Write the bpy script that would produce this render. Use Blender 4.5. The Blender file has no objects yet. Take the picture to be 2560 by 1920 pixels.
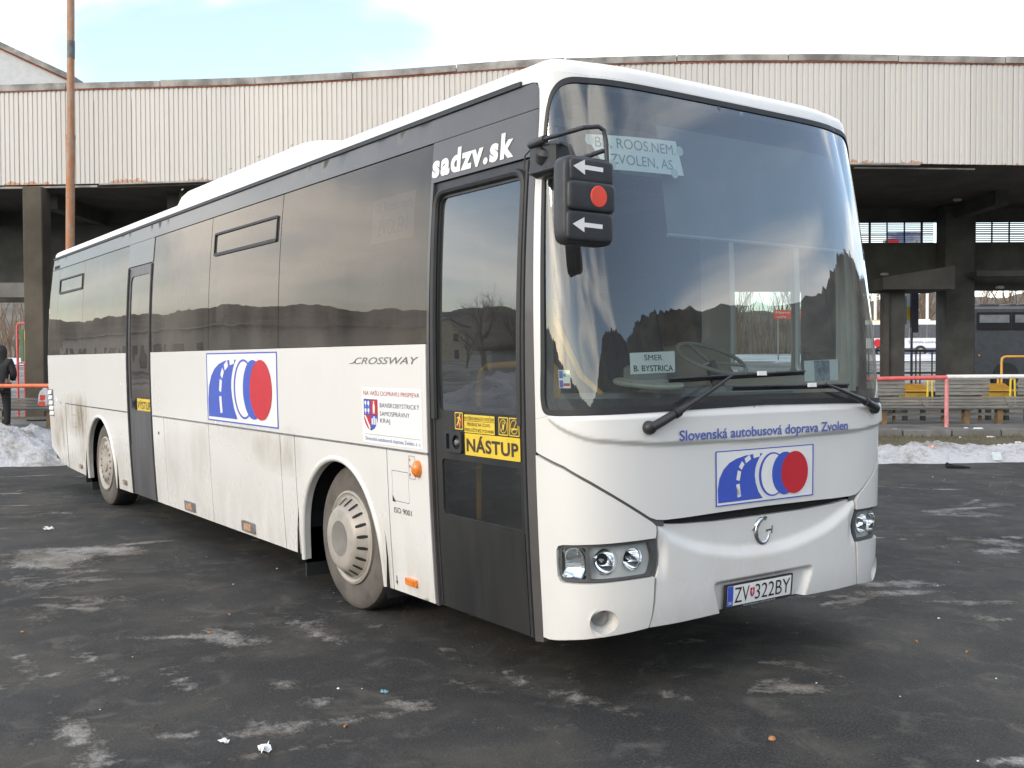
import bpy, math, random
import numpy as np
from mathutils import Vector, Matrix
from mathutils.geometry import delaunay_2d_cdt

random.seed(7)
rng = np.random.default_rng(11)
R = math.radians
scene = bpy.context.scene
COL = scene.collection

# ------------------------------------------------------------------ camera
cam_d = bpy.data.cameras.new('camera')
cam_d.sensor_width = 36.0
cam_d.lens = 2562.96 / 2560 * 36.0
cam_d.clip_start = 0.05
cam_d.clip_end = 3000
cam = bpy.data.objects.new('camera', cam_d)
COL.objects.link(cam)
scene.camera = cam
_yaw, _pit, _rol = R(144.43), R(-1.321), R(-0.239)
_f = Vector((math.cos(_yaw) * math.cos(_pit), math.sin(_yaw) * math.cos(_pit), math.sin(_pit)))
_r = _f.cross(Vector((0, 0, 1))).normalized()
_u = _r.cross(_f)
_r2 = _r * math.cos(_rol) + _u * math.sin(_rol)
_u2 = -_r * math.sin(_rol) + _u * math.cos(_rol)
CAM = Vector((3.7297, -3.0547, 1.6921))
cam.matrix_world = Matrix(((_r2.x, _u2.x, -_f.x, CAM.x), (_r2.y, _u2.y, -_f.y, CAM.y), (_r2.z, _u2.z, -_f.z, CAM.z), (0, 0, 0, 1)))

# ------------------------------------------------------------------ light, sky, exposure
SUN_EL = R(24)
SUN_TRAVEL = Vector((-0.12, 1.0, 0)).normalized()          # the way the light travels on the map
sun_dir = Vector((-SUN_TRAVEL.x * math.cos(SUN_EL), -SUN_TRAVEL.y * math.cos(SUN_EL), math.sin(SUN_EL)))
sd = bpy.data.lights.new('sun', 'SUN')
sd.energy = 0.5
sd.angle = R(10)
sd.color = (1.0, 0.83, 0.62)
so = bpy.data.objects.new('sun', sd)
so.rotation_euler = (-sun_dir).to_track_quat('-Z', 'Y').to_euler()
so.location = (0, 0, 30)
COL.objects.link(so)

world = bpy.data.worlds.new('World')
scene.world = world
world.use_nodes = True
nt = world.node_tree
for n in list(nt.nodes):
    nt.nodes.remove(n)
w_out = nt.nodes.new('ShaderNodeOutputWorld')
w_bg = nt.nodes.new('ShaderNodeBackground')
w_bg.inputs['Strength'].default_value = 0.15
sky = nt.nodes.new('ShaderNodeTexSky')
sky.sky_type = 'NISHITA'
sky.sun_disc = False
sky.sun_elevation = SUN_EL
sky.sun_rotation = math.atan2(sun_dir.x, sun_dir.y)
sky.air_density = 1.0
sky.dust_density = 1.0
sky.ozone_density = 1.2
tc = nt.nodes.new('ShaderNodeTexCoord')
mp = nt.nodes.new('ShaderNodeMapping')
mp.inputs['Scale'].default_value = (1.0, 1.0, 2.6)
mp.inputs['Location'].default_value = (1.3, 0.4, 0.8)
cn = nt.nodes.new('ShaderNodeTexNoise')
cn.inputs['Scale'].default_value = 2.1
cn.inputs['Detail'].default_value = 7
cn.inputs['Roughness'].default_value = 0.47
cn.inputs['Distortion'].default_value = 0.6
cr = nt.nodes.new('ShaderNodeMapRange')
cr.interpolation_type = 'SMOOTHSTEP'
cr.inputs['From Min'].default_value = 0.44
cr.inputs['From Max'].default_value = 0.70
cr.inputs['To Min'].default_value = 0.08
cm = nt.nodes.new('ShaderNodeMix')
cm.data_type = 'RGBA'
cm.inputs['B'].default_value = (9.2, 8.9, 8.3, 1)
nt.links.new(tc.outputs['Generated'], mp.inputs['Vector'])
nt.links.new(mp.outputs['Vector'], cn.inputs['Vector'])
nt.links.new(cn.outputs['Fac'], cr.inputs['Value'])
nt.links.new(cr.outputs['Result'], cm.inputs['Factor'])
nt.links.new(sky.outputs['Color'], cm.inputs['A'])
nt.links.new(cm.outputs['Result'], w_bg.inputs['Color'])
nt.links.new(w_bg.outputs['Background'], w_out.inputs['Surface'])

scene.view_settings.view_transform = 'Standard'
scene.view_settings.look = 'None'
scene.view_settings.exposure = 1.12
scene.view_settings.gamma = 1.0
scene.view_settings.use_curve_mapping = False
scene.cycles.max_bounces = 10
scene.cycles.transparent_max_bounces = 14
scene.cycles.caustics_reflective = False
scene.cycles.caustics_refractive = False

# ------------------------------------------------------------------ materials
def newmat(name):
    m = bpy.data.materials.new(name)
    m.use_nodes = True
    b = m.node_tree.nodes['Principled BSDF']
    return m, m.node_tree, b

def node(t, typ, **kw):
    n = t.nodes.new(typ)
    for k, v in kw.items():
        if k in n.inputs:
            n.inputs[k].default_value = v
        else:
            setattr(n, k, v)
    return n

def math_n(t, op, a, b=None, clamp=False):
    n = t.nodes.new('ShaderNodeMath')
    n.operation = op
    n.use_clamp = clamp
    for i, v in enumerate((a, b)):
        if v is None:
            continue
        if isinstance(v, (int, float)):
            n.inputs[i].default_value = v
        else:
            t.links.new(v, n.inputs[i])
    return n.outputs[0]

def mixc(t, fac, a, b):
    n = t.nodes.new('ShaderNodeMix')
    n.data_type = 'RGBA'
    for k, v in (('Factor', fac), ('A', a), ('B', b)):
        s = n.inputs[k] if k == 'Factor' else [i for i in n.inputs if i.name == k and i.type == 'RGBA'][0]
        if isinstance(v, (int, float)):
            s.default_value = v
        elif isinstance(v, tuple):
            s.default_value = v if len(v) == 4 else (*v, 1)
        else:
            t.links.new(v, s)
    return [o for o in n.outputs if o.type == 'RGBA'][0]

def sstep(t, val, lo, hi):
    n = t.nodes.new('ShaderNodeMapRange')
    n.interpolation_type = 'SMOOTHSTEP'
    n.inputs['From Min'].default_value = lo
    n.inputs['From Max'].default_value = hi
    t.links.new(val, n.inputs['Value'])
    return n.outputs['Result']

def noise(t, scale, detail=4, rough=.55, vec=None, stretch=None, coords='position', dist=0.):
    n = node(t, 'ShaderNodeTexNoise', Scale=scale, Detail=detail, Roughness=rough, Distortion=dist)
    if vec is None:
        if coords == 'position':
            g = t.nodes.new('ShaderNodeNewGeometry')
            vec = g.outputs['Position']
        else:
            g = t.nodes.new('ShaderNodeTexCoord')
            vec = g.outputs['Object']
    if stretch:
        mpn = t.nodes.new('ShaderNodeMapping')
        mpn.inputs['Scale'].default_value = stretch
        t.links.new(vec, mpn.inputs['Vector'])
        vec = mpn.outputs['Vector']
    t.links.new(vec, n.inputs['Vector'])
    return n.outputs['Fac']

def bump(t, b, h, strength, dist=.01):
    n = t.nodes.new('ShaderNodeBump')
    n.inputs['Strength'].default_value = strength
    n.inputs['Distance'].default_value = dist
    t.links.new(h, n.inputs['Height'])
    t.links.new(n.outputs['Normal'], b.inputs['Normal'])

def M(name, col, rough=.5, metal=0., spec=.5, var=.12, vscale=6., bmp=0., bscale=60., coat=0., stretch=None, var2=None, rnd=0.):
    """plain material with some grain: colour varies by noise, optional bump"""
    m, t, b = newmat(name)
    b.inputs['Roughness'].default_value = rough
    b.inputs['Metallic'].default_value = metal
    b.inputs['Specular IOR Level'].default_value = spec
    b.inputs['Coat Weight'].default_value = coat
    f = noise(t, vscale, 5, .6, stretch=stretch, coords='object')
    f = sstep(t, f, .3, .7)
    lo = tuple(c * (1 - var) for c in col)
    hi = var2 if var2 else tuple(min(1, c * (1 + var)) for c in col)
    c = mixc(t, f, lo, hi)
    if rnd:
        oi = t.nodes.new('ShaderNodeObjectInfo')
        k = math_n(t, 'MULTIPLY', oi.outputs['Random'], rnd)
        c = mixc(t, k, c, tuple(x * .55 for x in col))
    t.links.new(c, b.inputs['Base Color'])
    if bmp:
        bump(t, b, noise(t, bscale, 4, .6, coords='object'), bmp)
    return m

MAT = {}
# white bus paint with road film
def make_paint():
    m, t, b = newmat('white_paint')
    b.inputs['Roughness'].default_value = .28
    b.inputs['Coat Weight'].default_value = .25
    b.inputs['Coat Roughness'].default_value = .08
    g = t.nodes.new('ShaderNodeNewGeometry')
    sep = t.nodes.new('ShaderNodeSeparateXYZ')
    t.links.new(g.outputs['Position'], sep.inputs[0])
    X, Y, Z = sep.outputs
    streak = noise(t, 3.0, 6, .65, vec=g.outputs['Position'], stretch=(2.4, 2.4, .75))
    fine = noise(t, 14., 6, .7, vec=g.outputs['Position'])
    big = noise(t, 1.3, 4, .6, vec=g.outputs['Position'])
    low = math_n(t, 'SUBTRACT', 1.0, sstep(t, Z, .30, .95))
    film = math_n(t, 'MULTIPLY', low, sstep(t, streak, .30, .75))
    film = math_n(t, 'MULTIPLY', film, math_n(t, 'ADD', .09, math_n(t, 'MULTIPLY', math_n(t, 'SUBTRACT', 1., sstep(t, X, -.9, -.3)), .22)))
    tot = film
    # patches of spray behind and before the wheels and along the lockers
    for cx, cz, rx, rz, k in ((-10.15, 1.02, .85, .30, 1.25), (-11.15, .78, .55, .32, 1.3), (-9.75, .85, .5, .5, .9), (-5.38, .86, .30, .30, .65), (-3.75, 1.0, .42, .17, .75),
                              (-3.4, 1.02, .3, .2, .7), (-6.2, .8, .3, .4, .35), (-4.5, 1.1, .8, .16, .3), (-8.1, .6, .35, .4, .3)):
        dx = math_n(t, 'DIVIDE', math_n(t, 'SUBTRACT', X, cx), rx)
        dz = math_n(t, 'DIVIDE', math_n(t, 'SUBTRACT', Z, cz), rz)
        d2 = math_n(t, 'ADD', math_n(t, 'MULTIPLY', dx, dx), math_n(t, 'MULTIPLY', dz, dz))
        e = math_n(t, 'SUBTRACT', 1.15, d2, clamp=True)
        e = math_n(t, 'MULTIPLY', e, math_n(t, 'MULTIPLY', sstep(t, streak, .12, .75), k * .58))
        tot = math_n(t, 'ADD', tot, e)
    gen = math_n(t, 'MULTIPLY', sstep(t, big, .45, .8), .10)
    tot = math_n(t, 'ADD', tot, gen)
    grain = math_n(t, 'ADD', .7, math_n(t, 'MULTIPLY', fine, .6))
    tot = math_n(t, 'MULTIPLY', tot, grain, clamp=True)
    c = mixc(t, tot, (.72, .712, .682), (.25, .205, .14))
    t.links.new(c, b.inputs['Base Color'])
    rr = math_n(t, 'ADD', .24, math_n(t, 'MULTIPLY', tot, .5))
    t.links.new(rr, b.inputs['Roughness'])
    return m
MAT['paint'] = make_paint()
MAT['roof'] = M('white_roof_paint', (.80, .80, .78), .4, var=.05, vscale=2.)
MAT['black_gap'] = M('black_gap', (.012, .012, .013), .8, var=.1)
MAT['rubber'] = M('black_rubber', (.022, .023, .025), .55, var=.15, vscale=9)
MAT['dark_plastic'] = M('dark_plastic', (.03, .031, .034), .42, var=.2, vscale=12, bmp=.08, bscale=300)
MAT['band'] = M('dark_grey_band', (.085, .078, .075), .34, var=.10, vscale=2.5, coat=.25)
MAT['door_panel'] = M('dark_door_panel', (.019, .0195, .020), .42, var=.2, vscale=2., stretch=(3, 3, .5), var2=(.030, .029, .028))
MAT['mid_door'] = M('grey_door_panel', (.085, .083, .085), .42, var=.2, vscale=3., stretch=(4, 4, .5))
MAT['chrome'] = M('chrome', (.72, .73, .74), .12, metal=1., var=.05)
MAT['dull_metal'] = M('dull_metal', (.30, .30, .30), .42, metal=.7, var=.2, vscale=14)
MAT['reflector'] = M('lamp_reflector', (.88, .89, .90), .06, metal=1., var=.04)
MAT['housing'] = M('lamp_housing_grey', (.56, .57, .57), .45, var=.06)
MAT['amber'] = M('amber_lens', (.75, .22, .03), .22, var=.18, vscale=40, coat=.6)
MAT['amber_dirty'] = M('amber_lens_dirty', (.50, .30, .19), .35, var=.3, vscale=20, coat=.3)
MAT['red'] = M('red_print', (.55, .022, .035), .32, var=.04)
MAT['red_dot'] = M('red_reflector', (.80, .085, .05), .3, var=.06)
MAT['blue'] = M('blue_print', (.055, .105, .50), .32, var=.04)
MAT['blue_txt'] = M('blue_lettering', (.085, .13, .42), .35, var=.04)
MAT['white_print'] = M('white_print', (.80, .80, .78), .4, var=.03)
MAT['navy'] = M('navy_print', (.05, .055, .13), .4, var=.05)
MAT['dark_red'] = M('dark_red_print', (.36, .035, .04), .4, var=.05)
MAT['grey_txt'] = M('grey_lettering', (.19, .18, .165), .35, metal=.3, var=.1)
MAT['black_txt'] = M('black_lettering', (.018, .017, .016), .45, var=.05)
MAT['yellow'] = M('yellow_sticker', (.72, .52, .045), .42, var=.07, vscale=8)
MAT['brown_print'] = M('brown_print', (.055, .035, .025), .45, var=.1)
MAT['paper'] = M('paper', (.82, .86, .85), .7, var=.04, vscale=10)
MAT['paper_grey'] = M('paper_print_grey', (.22, .25, .25), .7, var=.05)
MAT['tape'] = M('adhesive_tape', (.55, .62, .62), .25, var=.1)
MAT['picture'] = M('picture_print', (.13, .26, .45), .5, var=.5, vscale=22, var2=(.35, .42, .45))
MAT['seat'] = M('seat_fabric', (.045, .055, .085), .85, var=.3, vscale=25)
MAT['interior_grey'] = M('interior_grey', (.26, .27, .27), .6, var=.08)
MAT['interior_dark'] = M('interior_dark', (.06, .062, .066), .6, var=.15)
MAT['dash'] = M('dashboard_grey', (.19, .205, .20), .5, var=.1, bmp=.1, bscale=200)
MAT['cream'] = M('cream_plastic', (.55, .53, .44), .4, var=.06)
MAT['rail_yellow'] = M('yellow_handrail', (.62, .33, .05), .4, var=.08)
MAT['curtain'] = M('pale_curtain', (.36, .37, .36), .8, var=.2, vscale=18, stretch=(6, 6, .3))

def make_tyre():
    m, t, b = newmat('dusty_tyre')
    b.inputs['Roughness'].default_value = .85
    f = noise(t, 7., 6, .65)
    f2 = noise(t, 45., 3, .6)
    c = mixc(t, sstep(t, f, .3, .72), (.085, .077, .068), (.155, .137, .118))
    c = mixc(t, math_n(t, 'MULTIPLY', f2, .35), c, (.07, .065, .06))
    t.links.new(c, b.inputs['Base Color'])
    bump(t, b, f2, .25, .004)
    return m
MAT['tyre'] = make_tyre()
MAT['tread'] = M('tyre_tread_rubber', (.035, .034, .033), .85, var=.25, vscale=20, bmp=.4, bscale=40)
MAT['rim'] = M('dusty_wheel_cover', (.38, .35, .305), .5, metal=.15, var=.15, vscale=6., bmp=.05, bscale=80)
MAT['rim_dark'] = M('wheel_slot_black', (.02, .019, .018), .9, var=.1)
MAT['hub_grey'] = M('hub_cap_grey', (.23, .215, .195), .5, metal=.2, var=.12, vscale=8.)

def make_glass(name, tint, reflect=1.0, rough=0.0, wav=0., film=0.0, filmcol=(.4, .42, .42), ior=1.5, gcol=(1, 1, 1)):
    """thin pane: Fresnel mirror over tinted see-through, with an optional pale film for dust, haze and soft reflections"""
    m = bpy.data.materials.new(name)
    m.use_nodes = True
    t = m.node_tree
    for n in list(t.nodes):
        t.nodes.remove(n)
    out = t.nodes.new('ShaderNodeOutputMaterial')
    tr = node(t, 'ShaderNodeBsdfTransparent', Color=(*tint, 1))
    gl = node(t, 'ShaderNodeBsdfGlossy', Roughness=rough, Color=(*gcol, 1))
    fr = node(t, 'ShaderNodeFresnel', IOR=ior)
    gb = t.nodes.new('ShaderNodeNewGeometry')
    bk = node(t, 'ShaderNodeMapRange')
    bk.inputs['To Min'].default_value = ior
    bk.inputs['To Max'].default_value = 1 / ior
    t.links.new(gb.outputs['Backfacing'], bk.inputs['Value'])
    t.links.new(bk.outputs['Result'], fr.inputs['IOR'])
    if wav:
        bn = t.nodes.new('ShaderNodeBump')
        bn.inputs['Strength'].default_value = wav
        bn.inputs['Distance'].default_value = .02
        t.links.new(noise(t, 1.6, 2, .5), bn.inputs['Height'])
        t.links.new(bn.outputs['Normal'], gl.inputs['Normal'])
    k = math_n(t, 'MULTIPLY', fr.outputs[0], reflect, clamp=True)
    mx = t.nodes.new('ShaderNodeMixShader')
    t.links.new(k, mx.inputs[0])
    t.links.new(tr.outputs[0], mx.inputs[1])
    t.links.new(gl.outputs[0], mx.inputs[2])
    last = mx.outputs[0]
    if film:
        df = node(t, 'ShaderNodeBsdfDiffuse', Color=(*filmcol, 1))
        m2 = t.nodes.new('ShaderNodeMixShader')
        f = math_n(t, 'MULTIPLY', sstep(t, noise(t, .9, 4, .55, stretch=(1, 1, .8)), .15, .85), film)
        t.links.new(f, m2.inputs[0])
        t.links.new(last, m2.inputs[1])
        t.links.new(df.outputs[0], m2.inputs[2])
        last = m2.outputs[0]
    t.links.new(last, out.inputs['Surface'])
    return m
MAT['windscreen'] = make_glass('windscreen_glass', (.66, .74, .73), 2.7, 0., .0, .10, (.36, .40, .44))  # bluish film brightens the pane in place of haze
MAT['side_glass'] = make_glass('tinted_side_glass', (.20, .18, .165), 1.10, .0, .12, .36, (.32, .288, .262), gcol=(1, .93, .86))  # warm film and gloss colour stand in for warm sky reflection and haze
MAT['door_glass'] = make_glass('door_glass', (.36, .40, .40), 2.15, .0, .08, .08)
MAT['clear_lens'] = make_glass('clear_lamp_lens', (.93, .95, .95), 1.3, .02)
MAT['far_glass'] = make_glass('clear_side_glass', (.62, .68, .68), 1.3)

# ------------------------------------------------------------------ mesh helpers
ORG = {}
ALL = []

def link(name, me, mat, parent=None, origin=None):
    if mat is not None and len(me.materials) == 0:
        me.materials.append(mat)
    o = bpy.data.objects.new(name, me)
    COL.objects.link(o)
    if parent is not None:
        off = ORG[parent.name]
        me.transform(Matrix.Translation(-off))
        o.parent = parent
        ORG[o.name] = off
    else:
        n = len(me.vertices)
        co = np.empty(n * 3)
        me.vertices.foreach_get('co', co)
        co = co.reshape(-1, 3)
        if origin is None:
            mn, mx = co.min(0), co.max(0)
            origin = Vector(((mn[0] + mx[0]) / 2, (mn[1] + mx[1]) / 2, mn[2]))
        origin = Vector(origin)
        me.transform(Matrix.Translation(-origin))
        o.location = origin
        ORG[o.name] = origin
    return o

def empty(name, loc):
    o = bpy.data.objects.new(name, None)
    COL.objects.link(o)
    o.location = loc
    o.empty_display_size = .3
    ORG[o.name] = Vector(loc)
    return o

def tag(o, label=None, cat=None, group=None, kind=None):
    if label: o['label'] = label
    if cat: o['category'] = cat
    if group: o['group'] = group
    if kind: o['kind'] = kind
    return o

class MB:
    def __init__(s):
        s.v = []; s.f = []; s.sm = []
    def add(s, v, f, smooth=False):
        b = len(s.v)
        s.v += [tuple(p) for p in v]
        s.f += [tuple(i + b for i in q) for q in f]
        s.sm += [smooth] * len(f)
        return s
    def box(s, x0, x1, y0, y1, z0, z1, bev=0.):
        if bev <= 0:
            v = [(x0, y0, z0), (x1, y0, z0), (x1, y1, z0), (x0, y1, z0), (x0, y0, z1), (x1, y0, z1), (x1, y1, z1), (x0, y1, z1)]
            s.add(v, [(0, 3, 2, 1), (4, 5, 6, 7), (0, 1, 5, 4), (1, 2, 6, 5), (2, 3, 7, 6), (3, 0, 4, 7)])
        else:
            b = bev
            def ring(z, i):
                return [(x0 + i + b, y0 + i, z), (x1 - i - b, y0 + i, z), (x1 - i, y0 + i + b, z), (x1 - i, y1 - i - b, z), (x1 - i - b, y1 - i, z), (x0 + i + b, y1 - i, z), (x0 + i, y1 - i - b, z), (x0 + i, y0 + i + b, z)]
            v = ring(z0, b) + ring(z0 + b, 0) + ring(z1 - b, 0) + ring(z1, b)
            f = [tuple(range(7, -1, -1)), tuple(range(24, 32))]
            for k in range(3):
                for i in range(8):
                    j = (i + 1) % 8
                    f.append((k * 8 + i, k * 8 + j, k * 8 + 8 + j, k * 8 + 8 + i))
            s.add(v, f)
        return s
    def hexa(s, bot, top):
        s.add(list(bot) + list(top), [(0, 3, 2, 1), (4, 5, 6, 7), (0, 1, 5, 4), (1, 2, 6, 5), (2, 3, 7, 6), (3, 0, 4, 7)])
        return s
    def tube(s, path, r, n=10, closed=False, cap=True):
        P = [Vector(p) for p in path]
        m = len(P)
        rs = r if isinstance(r, (list, tuple)) else [r] * m
        base = []
        prev = None
        for i in range(m):
            if closed:
                t = (P[(i + 1) % m] - P[i - 1]).normalized()
            else:
                t = (P[min(i + 1, m - 1)] - P[max(i - 1, 0)]).normalized()
            if prev is None:
                a = Vector((0, 0, 1)) if abs(t.z) < .9 else Vector((1, 0, 0))
                nn = t.cross(a).normalized()
            else:
                nn = (prev - t * prev.dot(t)).normalized()
            prev = nn
            bb = t.cross(nn)
            base += [tuple(P[i] + (nn * math.cos(2 * math.pi * k / n) + bb * math.sin(2 * math.pi * k / n)) * rs[i]) for k in range(n)]
        f = []
        for i in range(m if closed else m - 1):
            j = (i + 1) % m
            for k in range(n):
                l = (k + 1) % n
                f.append((i * n + k, i * n + l, j * n + l, j * n + k))
        s.add(base, f, True)
        if cap and not closed:
            s.add(base[:n], [tuple(range(n - 1, -1, -1))])
            s.add(base[-n:], [tuple(range(n))])
        return s
    def lathe(s, prof, org, axis, n=32, xaxis=None, smooth=True, sx=1., a0=0., a1=2 * math.pi):
        org = Vector(org); ax = Vector(axis).normalized()
        xa = Vector(xaxis) if xaxis is not None else (Vector((0, 0, 1)) if abs(ax.z) < .9 else Vector((1, 0, 0)))
        xa = (xa - ax * xa.dot(ax)).normalized()
        ya = ax.cross(xa)
        full = abs(a1 - a0 - 2 * math.pi) < 1e-6
        cols = n if full else n + 1
        v = []
        for (r, h) in prof:
            for k in range(cols):
                a = a0 + (a1 - a0) * k / n
                v.append(tuple(org + ax * h + xa * (r * math.cos(a) * sx) + ya * (r * math.sin(a))))
        f = []
        for i in range(len(prof) - 1):
            for k in range(n):
                l = (k + 1) % cols
                f.append((i * cols + k, i * cols + l, (i + 1) * cols + l, (i + 1) * cols + k))
        s.add(v, f, smooth)
        return s
    def mesh(s, name, xf=None, sharp=None):
        me = bpy.data.meshes.new(name)
        v = s.v
        if xf is not None:
            v = [tuple(xf @ Vector(p)) for p in v]
        me.from_pydata(v, [], s.f)
        me.update()
        me.polygons.foreach_set('use_smooth', s.sm)
        if sharp is not None:
            me.set_sharp_from_angle(angle=R(sharp))
        return me
    def build(s, name, mat, parent=None, xf=None, origin=None, sharp=38):
        return link(name, s.mesh(name, xf, sharp), mat, parent, origin)

def copy_obj(o, parent=None):
    c = o.copy()
    COL.objects.link(c)
    if parent is not None:
        c.parent = parent
    return c

# ------------------------------------------------------------------ the bus body as a surface S(u, z)
LF = 1.5585464632783856
_t = np.linspace(0, 1, 20001) ** 3 * 1.275
_s = np.clip((1.275 - _t) / 1.275, 0, 1)
_x = -.42 + .45 * (1 - _s ** 6) ** (1 / 3.2)
_l = np.concatenate([[0], np.cumsum(np.hypot(np.diff(_t), np.diff(_x)))])
_l *= LF / _l[-1]
def U(x):
    """side abscissa (right side) of a body point that stands at X = x"""
    return x + .42 - LF
RC = 0.16                                                    # rear corner radius
XR = -11.80                                                  # rear end
USTR = U(XR + RC)                                            # where the right side turns into the rear corner
def plan(u):
    u = np.asarray(u, float)
    a = np.abs(u)
    q = np.clip(LF - a, 0, LF)
    x = np.interp(q, _l, _x)
    y = np.interp(q, _l, _t)
    side = a > LF
    x = np.where(side, -.42 - (a - LF), x)
    y = np.where(side, 0., y)
    over = a - (-USTR)                                       # past the rear corner start
    ang = np.clip(over / RC, 0, math.pi / 2)
    rear = over > 0
    x = np.where(rear, XR + RC - RC * np.sin(ang), x)
    y = np.where(rear, RC - RC * np.cos(ang) + np.clip(over - RC * math.pi / 2, 0, 5), y)
    return x, np.where(u < 0, y, 2.55 - y)
def SP(u, z):
    u = np.asarray(u, float); z = np.asarray(z, float)
    x, y = plan(u)
    k = .26 * (np.clip(z - 1.4, 0, 9) / 1.7) ** 1.3
    g = np.clip((x + .42) / .40, 0, 1)
    x = x - k * g - .030 * (np.clip(.52 - z, 0, 1) / .25) ** 2 * g
    rr = np.clip((-11.0 - x) / .8, 0, 1)
    x = x + .12 * (np.clip(z - 1.79, 0, 9) / 1.3) ** 2 * rr + .10 * (np.clip(.95 - z, 0, 2)) * rr * 0
    yin = np.where(z < 1.788, .059 * ((1.788 - z) / 1.518) ** 2, .075 * ((z - 1.788) / 1.3) ** 2)
    y = 1.275 + (y - 1.275) * (1 - yin / 1.275)
    return np.stack([x, y, z + 0 * x], -1)
def SN(u, z, fn=SP):
    e = 1e-3
    a = fn(u + e, z) - fn(u - e, z)
    b = fn(u, z + e) - fn(u, z - e)
    n = np.cross(a, b)
    return n / np.linalg.norm(n, axis=-1, keepdims=True)
def SO(u, z, off=0.):
    off = np.asarray(off, float)
    return SP(u, z) + SN(u, z) * (off[..., None] if off.ndim else off)

def resample(poly, g):
    out = []
    n = len(poly)
    for i in range(n):
        a = np.array(poly[i], float); b = np.array(poly[(i + 1) % n], float)
        k = max(1, int(math.ceil(np.linalg.norm(b - a) / g)))
        for j in range(k):
            out.append(a + (b - a) * j / k)
    return np.array(out)
def inside(P, poly):
    x, y = P[:, 0], P[:, 1]
    r = np.zeros(len(P), bool)
    n = len(poly)
    j = n - 1
    for i in range(n):
        xi, yi = poly[i]; xj, yj = poly[j]
        c = ((yi > y) != (yj > y))
        with np.errstate(divide='ignore', invalid='ignore'):
            r ^= c & (x < (xj - xi) * (y - yi) / ((yj - yi) if yj != yi else 1e-12) + xi)
        j = i
    return r
def fillet(poly, r, n=5):
    """round the corners of a polygon; r is one radius or one per corner"""
    out = []
    m = len(poly)
    for i in range(m):
        p0 = np.array(poly[i - 1], float); p = np.array(poly[i], float); p1 = np.array(poly[(i + 1) % m], float)
        rr = r[i] if isinstance(r, (list, tuple)) else r
        if rr <= 0:
            out.append(tuple(p)); continue
        a = p0 - p; b = p1 - p
        la, lb = np.linalg.norm(a), np.linalg.norm(b)
        a /= la; b /= lb
        d = min(rr, la * .49, lb * .49)
        A = p + a * d; B = p + b * d
        for k in range(n + 1):
            t = k / n
            out.append(tuple((1 - t) ** 2 * A + 2 * t * (1 - t) * p + t * t * B))
    return out
def area(poly):
    p = np.array(poly)
    return .5 * np.sum(p[:, 0] * np.roll(p[:, 1], -1) - np.roll(p[:, 0], -1) * p[:, 1])
def inset(poly, d):
    """move every vertex of a polygon inwards by d"""
    p = np.array(poly, float)
    if area(p) < 0:
        p = p[::-1]
    e = np.roll(p, -1, 0) - p
    e /= np.linalg.norm(e, axis=1, keepdims=True) + 1e-12
    nrm = np.stack([-e[:, 1], e[:, 0]], 1)
    m = nrm + np.roll(nrm, 1, 0)
    m /= np.linalg.norm(m, axis=1, keepdims=True) + 1e-12
    c = np.clip(np.sum(m * nrm, 1), .35, 1)
    return [tuple(q) for q in p + m * (d / c)[:, None]]
def rect(x0, z0, x1, z1, r=0., n=4):
    p = [(x0, z0), (x1, z0), (x1, z1), (x0, z1)]
    return fillet(p, r, n) if r else p
def ellipse(cx, cz, rx, rz, n=40):
    return [(cx + rx * math.cos(2 * math.pi * k / n), cz + rz * math.sin(2 * math.pi * k / n)) for k in range(n)]

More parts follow.
